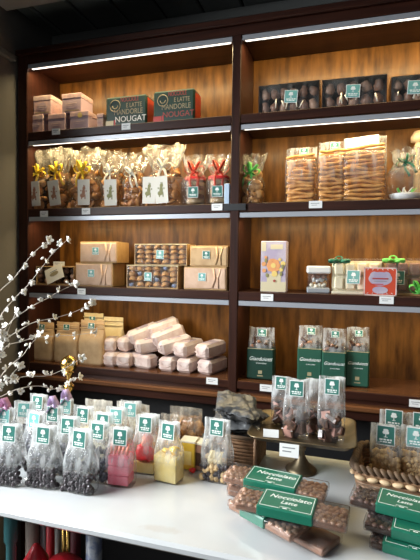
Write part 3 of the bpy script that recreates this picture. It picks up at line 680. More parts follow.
bow_box(332, 382, 258.5, 'cream praline box with dark green bow, behind the red square box', 'chocwhite', 'ribgreen', -.06, D+.05, 'cream', -.36)
bow_box(384, 436, 258, 'brown praline box with bright green bow, right of the red square box', 'milk', 'riblime', -.23, D+.055, 'boxkraft', -.32)
cx, w, h = front(364, 397, 267.5, 3, D+.008)
t = thing('square_box', 'red square box with ornate lavender label and pale border', 'box', (cx, D+.008+.0175, ZS[3]), 0)
obj('body', MB().box(-w/2, w/2, -.0165, .0165, 0, h, 'orange', .002), t)
b = MB(); y = -.0172
b.disc(0, h*.60, w*.36, y, 'floral', 22, sz=.62); b.disc(-.18*w,h*.7,w*.14,y,'floral',12); b.disc(.18*w,h*.7,w*.14,y,'floral',12); b.disc(0, h*.2, w*.24, y, 'floral', 18, sz=.5); b.box(-w*.24,w*.24,y-.0014,y,h*.58,h*.63,'redtext'); b.box(-w*.2,w*.2,y-.0014,y,h*.5,h*.525,'ink'); b.box(-w*.3,w*.1,y-.0006,y,h*.39,h*.42,'red'); obj('label', b, t)
b = MB()
for x0,x1,z0,z1 in ((-.5,.5,.0,.04),(-.5,.5,.96,1),(-.5,-.465,0,1),(.465,.5,0,1)): b.box(x0*w,x1*w,y-.0003,y+.001,z0*h,z1*h,'loaf')
for k in range(6): 
    for z_ in (.06,.9): b.strip([(-.4*w+k*.16*w, y, z_*h), (-.36*w+k*.14*w, y, (z_+.05)*h)], (.0016,0,0), .0006, 'loaf')
obj('border', b, t)
q = at(420, 292, D+.015)
t = thing('green_bow', 'loose bright green bow lying at the right end of the third shelf', 'bow', (q.x, D+.04, ZS[3]+.0065), 0, me=bow_mesh('riblime', .034, .011, .012, ring=.012))
t.location.z = ZS[3]+.022

# bottom shelf: kraft bags
def kraft_bag(px0, px1, pyt, Y, label, m='kraft', lab='teal', dp=.06):
    cx, w, h = front(px0, px1, pyt, 4, Y); seed = px0
    t = thing('kraft_bag', label, 'bag', (cx, Y+dp/2, ZS[4]+.0005), rr(-.05,.05), 'kraft paper bags on the bottom shelf')
    obj('bag', flat_bag(w*.97, dp, h*.98, .5, .95, seed, m, .0025, n=28, name='bag'), t)
    b = MB(); b.strip([(-w*.46,-.010,h*.80),(0,-.013,h*.80),(w*.46,-.010,h*.80)], (0,0,.003), .002, m); b.strip([(-w*.46,-.007,h*.9),(0,-.009,h*.9),(w*.46,-.007,h*.9)], (0,0,.002), .002, m); obj('fold', b, t)
    if lab: put_label(t, .034, (0,-.0135,h*.86), (-.1,0,0), lab, .7)
kraft_bag(28.5, 51.5, 322, D+.035, 'kraft paper bag at the left end of the bottom shelf')
kraft_bag(52, 77, 322, D+.03, 'kraft paper bag between two others, behind the brass ball')
kraft_bag(76.5, 102.5, 320, D+.03, 'kraft paper bag next to the pale pink bars')
kraft_bag(80, 101, 313, D+.13, 'pale kraft bag with teal label standing in the rear row', 'kraftlight')
kraft_bag(100, 121, 317, D+.13, 'pale kraft bag without label in the rear row', 'kraftlight', None)
# pile of pale pink wrapped bars
def loaf_mesh(L=.15, w=.078, h=.062):
    b = MB(); b.box(-w/2, w/2, -L/2, L/2, -h/2, h/2, 'loaf', .012); return b.mesh('bar')
LOAF = loaf_mesh()
LPR = MB().box(-.026,.026,-.03,.03,.0312,.0318,'loafprint').box(-.018,.018,-.02,-.012,.0316,.0321,'loaf').mesh('print')
LFO = MB().strip([(-.036,-.0755,.0),(0,-.0765,-.012),(.036,-.0755,.0)], (0,0,.002), .0012, 'loaf').strip([(-.034,-.0755,.02),(-.012,-.0765,.0)], (0,0,.002), .0012, 'loaf').strip([(.034,-.0755,.02),(.012,-.0765,.0)], (0,0,.002), .0012, 'loaf').mesh('fold')
LZ = ZS[4]+.032
bars = [  # px of the near end, height of its middle in layers, yaw, pitch, length, row depth, where
 (111, 0, -.1, 0, .95, 0, 'bottom row, leftmost of the pile'),
 (126, 0, .12, 0, 1, 0, 'bottom row, second from the left'),
 (154, 0, 1.25, 0, .95, .004, 'bottom row, turned sideways'),
 (168.5, 0, -.06, 0, 1, 0, 'bottom row, fourth from the left'),
 (186.5, 0, -.1, 0, 1, 0, 'bottom row, second from the right'),
 (206, 0, -.28, 0, 1, 0, 'bottom row, rightmost of the pile'),
 (111, 1, .2, 0, .85, .02, 'second row, leftmost of the pile'),
 (123, 1, -.35, .2, .85, .03, 'second row, tilted beside the leftmost one'),
 (137, 1.0, -.8, .12, .85, .005, 'second row, slanting in the middle'),
 (160, 1.05, -.85, .22, 1, .0, 'second row, slanting beside the two right upper bars'),
 (181, 1.05, -.3, .05, 1, .004, 'second row, left of the two right upper bars'),
 (203, 1.05, -.36, .05, 1, .0, 'second row, topmost at the right end'),
 (130, 1.5, -.85, .32, 1, .03, 'third row, leftmost slanting'),
 (154, 1.5, -.9, .34, 1, .02, 'third row, slanting in the middle'),
 (150, 2.05, -.95, .30, .95, .05, 'very top of the pile'),
]
for k, (px, lay, yaw, pit, sc, dep, wh) in enumerate(bars):
    z = LZ+lay*.0625; q = at(px-3, 355-22*lay*.9, D+.03+dep)
    L = .15*sc; d = Vector((-math.sin(yaw)*math.cos(pit), math.cos(yaw)*math.cos(pit), math.sin(pit)))
    yy = D+.028+dep+abs(d.x)*.035
    s_ = .84 if sc < 1 else .94
    t = thing('wrapped_bar', 'pale pink paper-wrapped bar, '+wh, 'wrapped bar', (q.x+d.x*L/2, yy+d.y*L/2, z+d.z*L/2), group='pale pink wrapped bars', rot=(pit, 0, yaw))
    t.scale = (s_, sc, 1.0)
    obj('wrapper', LOAF, t); obj('print', LPR, t); obj('fold', LFO, t)
# green chocolate bags
GT = text_mesh('Gianduiotti', .021, 'print', .35, sx=.95); GT2 = text_mesh('al cioccolato', .008, 'print', .2)
def green_bag(px0, px1, pyt, Y, label, tint='deepgreen', rz=0):
    cx, w, h = front(px0, px1, pyt, 4, Y); dp = .055; h -= .002
    t = thing('praline_bag', label, 'bag', (cx, Y+dp/2, ZS[4]+.001), rz, 'clear praline bags with green wrap')
    obj('cellophane', flat_bag(w, dp, h, .62, .97, px0, 'cel', .002), t)
    hg = h*.62
    b = MB(); b.box(-w/2-.0012, w/2+.0012, -dp/2-.002, dp/2+.002, .002, hg, tint, .006); sl = obj('sleeve', b, t)
    y = -dp/2-.0024; s = w/.105
    obj('lettering', GT, sl, (0,y,hg*.66), (PI/2,0,0), s); obj('lettering', GT2, sl, (.004,y,hg*.53), (PI/2,0,0), s)
    b = MB(); b.box(-.012,.012,y-.0004,y+.0006,hg*.12,hg*.15,'goldtext'); b.box(-.008,.008,y-.0004,y+.0006,hg*.2,hg*.3,'goldtext'); obj('small_print', b, sl); obj('gold_line', MB().box(-w*.48,w*.48,y-.0003,y+.0008,hg*.965,hg*.985,'goldtext'), sl)
    PR = [PRAL[0], PRAL[1]]
    for i in range(12): obj('praline', PR[i % 2], t, ((w-.03)*(((i*.5698) % 1)-.5), -dp*.28+.012*(i % 3), hg+.004+.03*((i*.7549) % 1)), rrot())
    put_label(t, w*.34, (.003, -.0125, h*.905), (-.1,0,0), 'teal', .75)
PRAL = [MB().box(-.015,.015,-.006,.006,-.006,.006,'milk',.003).mesh('praline'), MB().box(-.015,.015,-.006,.006,-.006,.006,'choc',.003).mesh('praline')]
green_bag(247.5, 274, 328, D+.035, 'green-wrapped praline bag standing alone beside the post', 'dkgreen')
green_bag(298, 322.5, 326, D+.06, 'green-wrapped praline bag, left of the cluster of three')
green_bag(322.5, 346.5, 329, D+.02, 'green-wrapped praline bag, middle of the cluster, set forward')
green_bag(346.5, 370, 328, D+.05, 'green-wrapped praline bag, right of the cluster of three')

# ------------------------------------------------------------------ counter table
yb = atz(257, 448, TAB).y; yf0 = atz(0, 509, TAB)
YF = yf0.y
tb = thing('counter_table', 'white marble-topped counter table carrying the sweets', 'table', (0, (YF+yb)/2, 0))
ty = -(YF+yb)/2
b = MB(); b.box(-1.5, 1.1, YF, yb, TAB-.024, TAB, 'marble', .007); obj('tabletop', b, tb, (0,ty,0))
b = MB(); b.box(-1.4, 1.0, YF+.12, yb-.03, TAB-.10, TAB-.025, 'void'); obj('apron', b, tb, (0,ty,0))
p = at(11, 530, YF+.14)
for lx_, ly_ in ((p.x, YF+.14), (-1.38, yb-.05), (1.0, YF+.14), (1.0, yb-.05)):
    b = MB(); b.lathe([(.016,0),(.018,.01),(.014,.02),(.014,.69),(.019,.70),(.019,TAB-.025)], 'tealpole', 14); obj('leg', b, tb, (lx_, ty+ly_, 0))
# an old beige smear on the marble
q = atz(161, 529, TAB); nt = M['marble'].node_tree; N_, L_ = nt.nodes, nt.links
tc = N_.new('ShaderNodeTexCoord'); mp = N_.new('ShaderNodeMapping'); mp.vector_type = 'TEXTURE'; mp.inputs['Location'].default_value = q; mp.inputs['Scale'].default_value = (.052, .016, .05); mp.inputs['Rotation'].default_value = (0,0,.1)
L_.new(tc.outputs['Object'], mp.inputs[0]); ln = N_.new('ShaderNodeVectorMath'); ln.operation = 'LENGTH'; L_.new(mp.outputs[0], ln.inputs[0])
no = N_.new('ShaderNodeTexNoise'); no.inputs['Scale'].default_value = 60; L_.new(tc.outputs['Object'], no.inputs['Vector'])
ad = N_.new('ShaderNodeMath'); ad.operation = 'ADD'; L_.new(ln.outputs['Value'], ad.inputs[0]); L_.new(no.outputs['Fac'], ad.inputs[1])
mr = N_.new('ShaderNodeMapRange'); mr.inputs[1].default_value = 1.05; mr.inputs[2].default_value = 1.6; mr.inputs[3].default_value = .32; mr.inputs[4].default_value = 0; L_.new(ad.outputs[0], mr.inputs[0])
pb = N_['Principled BSDF']; src = pb.inputs['Base Color'].links[0].from_socket; mx = N_.new('ShaderNodeMix'); mx.data_type = 'RGBA'
L_.new(mr.outputs[0], mx.inputs[0]); L_.new(src, mx.inputs[6]); mx.inputs[7].default_value = (.42,.34,.27,1); L_.new(mx.outputs[2], pb.inputs['Base Color'])

# ---- bags on the table
H0 = .168
def tag_bag(loc, label, content, w=.084, d=.055, h=H0, rz=0, seed=0, lab='teal', m='celw', fill=.42, lw=.040, topw=.84, nb=44, ribbon=None, lz=.84):
    t = thing('sweet_bag', label, 'bag', loc, rz, 'tagged sweet bags on the counter')
    obj('cellophane', flat_bag(w, d, h, fill, topw, seed*1.7+.3, m, .005), t)
    if content == 'bean': fill_pieces(t, 'dragee', BEAN, w, d, h*.36, nb, .008)
    elif content == 'beanblue': fill_pieces(t, 'dragee', BEANB, w, d, h*.46, nb, .008)
    elif content == 'nut': fill_pieces(t, 'nut', NUTS, w, d, h*.42, nb, .009)
    elif content == 'pink':
        for k in range(3): obj('pink_box', MB().box(-w*.36, w*.36, -d*.42, d*.42, 0, .026, 'pinkbox', .002), t, (0,0,.004+k*.027), (0,0,rr(-.06,.06)))
        b = MB(); 
        for k in range(5): b.strip([(-.025+.012*k,-.01,.085),(-.02+.011*k,-.016,.10),(-.024+.012*k,-.006,.115)], (.004,0,.001), .0008, 'coral')
        obj('paper_filling', b, t)
    elif content == 'red':
        obj('gold_box', MB().box(-w*.4, w*.4, -d*.42, d*.42, .003, .034, 'paleyellow', .002), t); b = MB(); b.ell((0,-.004,.055),(.03,.022,.024),'redfoil',14,9,rough=.5,seed=3); b.ell((.005,-.002,.09),(.018,.012,.02),'coral',12,8,rough=.5,seed=5); obj('red_foil', b, t)
    elif content == 'yellow':
        obj('gold_box', MB().box(-w*.42, w*.42, -d*.45, d*.45, .003, .062, 'paleyellow', .002), t); obj('box_lid', MB().box(-w*.44, w*.44, -d*.47, d*.47, .055, .075, 'paleyellow', .002), t)
        b = MB(); b.ell((.018,0,.088),(.016,.012,.012),'yellow',12,8,rough=.5); b.ell((-.01,.0,.082),(.012,.01,.007),'yellow',10,6,rough=.5,seed=2); obj('yellow_bow', b, t)
    elif content == 'mixed':
        fill_pieces(t, 'nut', NUTS+BEAN, w, d, h*.3, 30, .009); b = MB()
        for k in range(7): b.strip([(rr(-.025,.025),-.018,.04),(rr(-.02,.02),-.02,.065),(rr(-.03,.03),-.012,.085)], (.006,0,.002), .0008, 'kraftlight')
        obj('paper_shred', b, t)
    elif content == 'choc':
        for i in range(11): obj('chocolate_block', (BLK, BLKP)[i % 3 == 0], t, ((w-.036)*(((i*.5698) % 1)-.5), (-d/2+.016) if i < 8 else 0, .014+h*.36*((i*.7549) % 1)), rrot())
    elif content == 'clear': fill_pieces(t, 'biscuit', BISCL, w, d, h*.36, 16, .012)
    elif content == 'pale': fill_pieces(t, 'meringue', MER, w, d, h*.5, 22, .012)
    if lab:
        kz = max(0, (lz-fill)/(.86-fill)); kk = kz*kz*(3-2*kz); yy = -(d*(1-kk)+.005*kk)/2-.0065
        put_label(t, lw, (0, yy, h*lz), (-.10,0,0), lab, 1)
    if ribbon:
        b = MB(); b.strip([(-.014,0,h*.98),(-.010,-.004,h+.014),(0,-.008,h+.030),(.008,-.004,h+.012),(.012,0,h*.97)], (.004,.009,0), .001, ribbon); b.strip([(-.02,-.01,h*.86),(-.006,-.014,h*.95),(.004,-.008,h*1.04),(.014,-.003,h*.96)], (.003,.006,.004), .001, ribbon); obj('ribbon', b, t)
    return t
BLK = MB().box(-.02,.02,-.008,.008,-.012,.012,'midchoc',.003).mesh('block'); BLKP = MB().box(-.02,.02,-.008,.008,-.012,.012,'choc',.002).box(-.012,.012,-.0085,.0085,-.0125,.0125,'dustyrose').mesh('block')
MER = [ell_mesh((.017,.013,.011), 'chocwhite', i, .4, 10, 6) for i in range(3)]
def base(px, py, h=0): q = atz(px, py, TAB); return (at(px, py-12, q.y+.028).x, q.y+.028, TAB+.0006)
def topat(px, py, h=H0): q = atz(px, py, TAB+h); return (q.x, q.y, TAB+.0006)
tag_bag(base(11, 489), 'bag of dark dragees at the counter front, leftmost of the row', 'bean', seed=1, rz=.12)
tag_bag(base(45, 491), 'bag of dark dragees at the counter front, second from the left', 'bean', w=.092, seed=2, rz=.05)
tag_bag(base(81, 496), 'bag of dark dragees standing farthest forward, third from the left', 'bean', w=.094, seed=3, rz=-.05)
tag_bag(base(121, 489), 'bag of stacked pink boxes beside the dark dragees', 'pink', w=.082, seed=4, h=.158, rz=.08)
tag_bag(base(146, 476), 'bag with red foil sweet on a gold box', 'red', w=.078, seed=5, rz=.05)
tag_bag(base(169, 485), 'bag with pale gold box and yellow bow', 'yellow', w=.082, seed=6, rz=-.12)
tag_bag(base(217, 484), 'bag of mixed nuts and shredded paper, apart on the right', 'mixed', w=.09, d=.06, seed=7, h=.175, rz=-.05, lz=.86)
BL = 'beanblue'
tag_bag(topat(69, 416), 'bag of blue-grey dragees just behind the two foremost dark bags', BL, seed=8, rz=.1)
tag_bag(topat(99, 421), 'bag of blue-grey dragees between the foremost dark bag and the pink boxes', BL, seed=9, rz=.0, w=.078)
tag_bag(topat(36, 411), 'low-tagged dragee bag in the second row near the lilac ribbons', BL, seed=10, lab='tealpale', rz=-.1)
tag_bag(topat(54, 405), 'dragee bag with lilac ribbon, beside the pale-tagged one', BL, seed=11, ribbon='lilac')
tag_bag(topat(25, 401), 'dragee bag in the rear left, pale tag tilted', BL, seed=12, lab='tealpale', rz=.2)
tag_bag(topat(39, 394), 'rearmost tagged bag below the lower blossom branch', BL, seed=13, lab='teal')
tag_bag(topat(6, 407), 'pale-tagged bag at the left picture edge with pink ribbon below', BL, seed=14, lab='tealpale', ribbon='magenta')
tag_bag(topat(84, 406), 'tagged bag in the middle row, in front of the pale meringues', 'pale', seed=15)
tag_bag(topat(104, 412), 'tagged bag of pale sweets behind the blue-grey dragees', 'pale', seed=16)
tag_bag(topat(117, 407), 'pale-tagged biscuit bag in the middle row, left of a like one', 'clear', seed=17, lab='tealpale', rz=.1)
tag_bag(topat(131, 401), 'pale-tagged biscuit bag in the middle row, right of a like one', 'clear', seed=18, lab='tealpale', rz=.15)
tag_bag(topat(151, 413), 'bag with white top behind the red foil bag', 'clear', seed=19, lab=None, m='celw', w=.07)
tag_bag(topat(67, 398), 'dragee bag with tall lilac ribbon under the brass ball', BL, seed=20, lab='tealpale', ribbon='lilac', w=.06)
# rear clear bags without tags
def clear_bag(px0, px1, pyt, label, content, h=.15, d=.06, m='celx'):
    q0, q1 = atz(px0, pyt, TAB+h), atz(px1, pyt, TAB+h); w = (q1-q0).length
    q = (q0+q1)/2
    t = thing('biscuit_bag', label, 'bag', (q.x, min(q.y, yb-.04), TAB+.0006), rr(-.1,.1), 'untagged clear bags at the back of the counter')
    obj('cellophane', flat_bag(w, d, h, .5, .95, px0, m, .008, n=40), t)
    fill_pieces(t, 'biscuit' if content is not MER else 'meringue', content, w, d, h*.55, 26, .013)
clear_bag(83, 115, 400, 'clear bag of pale meringues at the back, left of a wider one', MER, m='celm')
clear_bag(114, 152, 403, 'wide clear bag of pale biscuits at the back of the counter', MER, .155, m='celm')
clear_bag(168, 204, 407, 'wide clear bag of biscuits at the back, left of the basket', BISCL, .15)
clear_bag(160, 180, 414, 'small bag of brown biscuits behind the gold box bag', BISC, .14)
# small packets between
for px, py, mm, lab, hh_ in ((186, 472, 'yellow', 'small yellow foil packet beside the pale gold box bag', .082), (198, 473, 'milk', 'small brown packet between the yellow packet and mixed nuts bag', .078)):
    q = atz(px, py, TAB); t = thing('sweet_packet', lab, 'packet', (q.x, q.y+.03, TAB+.0006), rr(-.1,.1))
    obj('body', MB().box(-.023,.023,-.02,.02,0,hh_,mm,.003), t); obj('top_card', MB().box(-.024,.024,-.021,.021,hh_,hh_+.006,'cream',.001), t)
    b = MB(); b.box(-.012,.012,-.0207,-.0199,hh_*.2,hh_*.7,'paleyellow' if mm == 'yellow' else 'choc'); obj('print', b, t)
q = atz(193, 472, TAB); thing('red_sweet', 'tiny red wrapped sweet lying before the yellow packet', 'sweet', (q.x, q.y-.004, TAB+.0075), me=MB().ell((0,0,0),(.011,.008,.007),'redfoil',10,6,rough=.3).mesh('red_sweet'))
# ridged brown basket with silver bags
q = atz(238, 470, TAB)
t = thing('slatted_basket', 'brown ridged basket holding grey foil bags, behind the hazelnut bars', 'basket', (q.x-.01, min(q.y+.07, yb-.075), TAB+.0005), -.05)
W_, D_, H_ = .125, .125, .095
b = MB()
for k in range(9):
    z = .004+k*H_/9; r_ = 1+.02*k/9
    b.tube([(-W_/2*r_, -D_/2*r_, z),(W_/2*r_, -D_/2*r_, z),(W_/2*r_, D_/2*r_, z),(-W_/2*r_, D_/2*r_, z)], .0056, 'wicker', 8, closed=True)
b.box(-W_/2, W_/2, -D_/2, D_/2, 0, .004, 'wicker'); obj('woven_side', b, t)
for i in range(4):
    b = MB(); s1, s2 = ((-1,-1),(1,-1),(1,1),(-1,1))[i]; b.tube([(s1*W_/2,s2*D_/2,0),(s1*W_/2*1.02,s2*D_/2*1.02,H_+.004)], .006, 'wicker', 8); obj('corner_post', b, t)
b = MB(); b.tube([(-W_/2*1.03, -D_/2*1.03, H_),(W_/2*1.03, -D_/2*1.03, H_),(W_/2*1.03, D_/2*1.03, H_),(-W_/2*1.03, D_/2*1.03, H_)], .0065, 'braid', 8, closed=True); obj('rim', b, t)
def pillow(seed, w=.1, d=.085, h=.03, m='silver'):
    b = MB(); n = 16; vs = []
    for s in (1,-1):
        for i in range(n+1):
            for j in range(n+1):
                u, v = i/n*2-1, j/n*2-1; k = max(0,(1-u**4)*(1-v**4))**.6
                vs.append((u*w/2, v*d/2, s*h/2*k + .010*noise.noise(Vector((u*3+seed*7, v*3, s*.2)))+.006*noise.noise(Vector((u*9+seed*7, v*9, s)))))
    m_ = (n+1)**2; fs = [(i*(n+1)+j,(i+1)*(n+1)+j,(i+1)*(n+1)+j+1,i*(n+1)+j+1) for i in range(n) for j in range(n)]
    fs += [tuple(m_+x for x in f)[::-1] for f in fs]
    return b.add(vs, fs, m, True).mesh('foil_bag')
bx, by = t.location.x, t.location.y
for k, (dx, dy, dz, rz, lb) in enumerate(((-.012,.0,.125,.1,'grey foil bag lying lowest in the ridged basket'),(.005,-.005,.150,-.3,'crumpled grey foil bag in the middle of the basket heap'),(-.015,.005,.174,.25,'grey foil bag on top of the basket heap'))):
    thing('foil_bag', lb, 'bag', (bx+dx, by+dy, TAB+dz-.0), group='grey foil bags', rot=(.2*(-1)**k, -.1+.12*k, rz), me=pillow(k, .15-.012*k, .12, .036))
thing('foil_bag', 'flat grey foil bag folded down inside the ridged basket', 'bag', (bx, by, TAB+.05), group='grey foil bags', me=pillow(9, .10, .10, .08))

# brass tray on its foot
ZT = 1.0
c0 = atz(250, 431, ZT); c1 = atz(356, 434, ZT); cf = atz(303, 447.5, ZT); cbk = atz(300, 416, ZT)
TW = c1.x-c0.x; TD = cbk.y-cf.y; tcx, tcy = (c0.x+c1.x)/2, (cbk.y+cf.y)/2
ts = thing('brass_tray_stand', 'aged brass tray raised on a bell-shaped foot', 'tray', (tcx, tcy, TAB+.0005))
def rrect(w, d, r, n=6):
    P = []
    for sx, sy, a0 in ((1,-1,-PI/2),(1,1,0),(-1,1,PI/2),(-1,-1,PI)):
        for k in range(n+1):
            a = a0+PI/2*k/n; P.append((sx*(w/2-r)+r*math.cos(a), sy*(d/2-r)+r*math.sin(a)))
    return P
b = MB(); zt = ZT-TAB-.0005; rings = []; levels = [(.0, -.008, .045),(-.012, -.008, .045),(-.03,-.0055,.035),(.0,.0,.048),(.012,.010,.05),(.014,.012,.05),(.010,.012,.05),(-.004,.002,.045),(-.03,-.003,.035)]
sh = [(-.12,-.009),(-.03,-.008),(-.008,-.004),(.008,.010),(.011,.0115),(.006,.0115),(-.012,-.001),(-.034,-.0045),(-.12,-.005)]
vs = []; n_ = 28
for o_, z_ in sh:
    P = rrect(TW-.02+2*o_ if TW-.02+2*o_ > .02 else .02, TD-.02+2*o_ if TD-.02+2*o_ > .02 else .02, max(.008,.03+o_*.5) if o_ > -.05 else .004)
    vs += [(x, y, zt+z_) for x, y in P]
fs = [(a*n_+i, a*n_+(i+1)%n_, (a+1)*n_+(i+1)%n_, (a+1)*n_+i) for a in range(len(sh)-1) for i in range(n_)] + [tuple(range(n_))[::-1], tuple((len(sh)-1)*n_+i for i in range(n_))]
b.add(vs, fs, 'oldbrass', True); obj('tray', b, ts)
fq = atz(301, 470, TAB)
b = MB(); b.lathe([(.046,0),(.047,.004),(.038,.010),(.022,.024),(.012,.042),(.008,.056),(.011,.060),(.014,.068),(.012,.078),(.007,.084),(.007,zt-.0085)], 'oldbrass', 24); obj('foot', b, ts, (fq.x-tcx, 0 if False else max(-.06, fq.y-tcy), 0))
zt0 = ZT-.0035
def tbase(px, py): q = atz(px, py, zt0); return (at(px, py-6, q.y+.015).x, q.y+.015, zt0+.0004)
tag_bag(tbase(281, 425), 'tall bag of chocolates at the back of brass tray', 'choc', w=.062, d=.04, h=.148, seed=31, m='celt', lw=.036, topw=.95, lz=.87)
tag_bag(tbase(296, 438), 'bag of chocolate blocks at the front left of brass tray', 'choc', w=.075, d=.05, h=.168, seed=32, m='celt', lw=.04, topw=.85, lz=.84)
tag_bag(tbase(315, 434), 'untagged bag of chocolate blocks in the middle of brass tray', 'choc', w=.06, d=.045, h=.16, seed=33, m='celt', lab=None, topw=.95)
tag_bag(tbase(331, 442), 'bag of chocolate blocks at the right end of brass tray', 'choc', w=.075, d=.05, h=.182, seed=34, m='celt', lw=.04, topw=.95, lz=.85)
q = atz(271, 437, zt0); b = MB(); b.box(-.022,.022,-.0008,.0008,0,.022,'white'); thing('price_card', 'blank white card standing inside brass tray', 'price card', (q.x, q.y-.004, zt0+.0005), rot=(-.25,0,.1), me=b.mesh('price_card'))
q = at(289, 449.5, cf.y-.006)
b = MB(); b.box(-.026,.026,-.0008,.0008,-.036,.0,'white'); b.box(-.018,.016,-.0013,-.0008,-.012,-.009,'ink'); b.box(-.018,.006,-.0013,-.0008,-.022,-.019,'ink')
thing('price_card', 'white price card hanging from the front rim of brass tray', 'price card', (q.x, q.y+.0035, ZT+.006), rot=(-.05,0,0), me=b.mesh('price_card'))

# brass ball stand
q = at(69, 364, 1.36)
s0 = thing('brass_ball_stand', 'shiny brass ball on a turned stem, among the blossom branches', 'stand', (q.x, 1.36, TAB+.0005))
bz = q.z-TAB
obj('stem', MB().lathe([(.045,0),(.046,.006),(.03,.014),(.012,.03),(.009,bz*.45),(.013,bz*.48),(.008,bz*.52),(.008,bz*.62),(.018,bz*.66),(.018,bz*.7),(.008,bz*.74),(.008,bz-.042),(.016,bz-.034),(.016,bz-.028),(.01,bz-.02)], 'gold', 22), s0)
obj('ball', MB().ell((0,0,bz),(.030,.030,.030),'gold',24,14), s0)

# ------------------------------------------------------------------ hazelnut chocolate bars
HZ = [ell_mesh((.0078,.0074,.006), 'hazel', i, .2, 9, 6) for i in range(3)]; HD = [ell_mesh((.0078,.0074,.006), 'darknut', i, .2, 9, 6) for i in range(3)]
NT1 = text_mesh('Nocciolato', .021, 'print', .3); NT2 = text_mesh('Latte', .018, 'print', .3)
def bar_thing(pl, pr, z, label, dark=False, nuts=True, sleeve=(.27,.73), tilt=0, wdt=.082, length=None, roll=0, text=True, seed=0):
    """pl, pr: picture points of the two end middles of the bar's top side at height z+.022"""
    a = atz(pl[0], pl[1], z+.022); c = atz(pr[0], pr[1], z+.022); L = length or (c-a).length; ang = math.atan2(c.y-a.y, c.x-a.x); mid = (a+c)/2
    if length: mid = a+(c-a).normalized()*L/2
    t = thing('hazelnut_bar', label, 'chocolate bar', (mid.x, mid.y, z), group='hazelnut chocolate bars', rot=(roll, tilt, ang))
    obj('chocolate', MB().box(-L/2+.003, L/2-.003, -wdt/2+.003, wdt/2-.003, .001, .015, 'choc' if dark else 'milk', .003), t)
    rnd = random.Random(seed); pool = HD if dark else HZ
    if nuts:
        nx, ny = int((L-.02)/.0138), 5
        for i in range(nx):
            for j in range(ny):
                x = -L/2+.012+(L-.024)*i/(nx-1)+rnd.uniform(-.002,.002)+(.004 if j % 2 else -.003); y = -wdt/2+.012+(wdt-.024)*j/(ny-1)+rnd.uniform(-.002,.002)
                u = x/L+.5
                if sleeve and sleeve[0]+.02 < u < sleeve[1]-.02: continue
                obj('hazelnut', pool[(i+j) % 3], t, (x, y, .0128+rnd.uniform(0,.0015)), (rnd.uniform(-.6,.6), rnd.uniform(-.6,.6), rnd.uniform(0,6)))
    obj('clear_wrap', MB().box(-L/2, L/2, -wdt/2, wdt/2, .0004, .0225, 'clear', .003), t)
    if sleeve:
        x0, x1 = -L/2+L*sleeve[0], -L/2+L*sleeve[1]
        b = MB(); b.box(x0, x1, -wdt/2-.0012, wdt/2+.0012, .0, .0245, 'green', .003); sl = obj('sleeve', b, t)
        b = MB(); k = .006; zt_ = .0248; o_ = .0012
        P = [(x0+k,-wdt/2+k),(x1-k,-wdt/2+k),(x1-k,wdt/2-k),(x0+k,wdt/2-k)]
        for i in range(4):
            p_, q_ = P[i], P[(i+1) % 4]; b.box(min(p_[0],q_[0])-o_/2, max(p_[0],q_[0])+o_/2, min(p_[1],q_[1])-o_/2, max(p_[1],q_[1])+o_/2, .0244, zt_, 'print')
        xm = (x0+x1)/2; b.box(xm-.014, xm+.014, -wdt/2+.004, -wdt/2+.014, .0246, .0249, 'green'); b.box(xm-.012, xm+.012, -wdt/2+.012, -wdt/2+.013, .0246, .0252, 'print'); b.box(xm-.012, xm-.0115, -wdt/2+.003, -wdt/2+.013, .0246, .0252, 'print'); b.box(xm+.0115, xm+.012, -wdt/2+.003, -wdt/2+.013, .0246, .0252, 'print'); b.box(xm-.005, xm+.005, -wdt/2+.006, -wdt/2+.0085, .0246, .0252, 'print'); obj('border', b, sl)
        if text:
            s = (x1-x0)/.125; obj('lettering', NT1, sl, (xm+.004, .012, .0247), (0,0,0), s); obj('lettering', NT2, sl, (xm+.004, -.009, .0247), (0,0,0), s)
    return t
G = .0258
# left pile, from the counter up
bar_thing((232,481), (318,501), TAB+.0006, 'milk hazelnut bar at the bottom rear of the left pile', sleeve=None, seed=1)
bar_thing((250,499), (329,539), TAB+.0006, 'plain milk chocolate bar sticking out in front at the bottom of the left pile', False, seed=3, sleeve=None, nuts=False, length=.235)
bar_thing((228,468), (327,489), TAB+.0006+2*G, 'hazelnut bar with green sleeve on top at the rear of the left pile', seed=4, sleeve=(.22,.74))
bar_thing((232,476), (323,495), TAB+.0006+G, 'hazelnut bar in the middle layer at the rear of the left pile', seed=5, sleeve=None)
bar_thing((238,492), (349,515), TAB+.0006+2*G, 'large hazelnut bar with green sleeve at the front of the left pile', seed=6, sleeve=(.22,.72))
bar_thing((238,494), (302,527), TAB+.0006+G, 'hazelnut bar turned askew under the large front bar', seed=7, sleeve=(.22,.62), text=False)
# right pile
bar_thing((372,529), (470,556), TAB+.0006, 'dark bar with green sleeve at the bottom of the right pile', True, seed=8, sleeve=(.14,.8), text=False)
bar_thing((366,512), (462,537), TAB+.0006+G, 'dark nut bar in the middle of the right pile', True, seed=9, sleeve=(.30,.8), text=False)
bar_thing((352,489), (455,514), TAB+.0006+2*G, 'dark nut bar with lettered green sleeve on top of the right pile', True, seed=10, sleeve=(.27,.77))

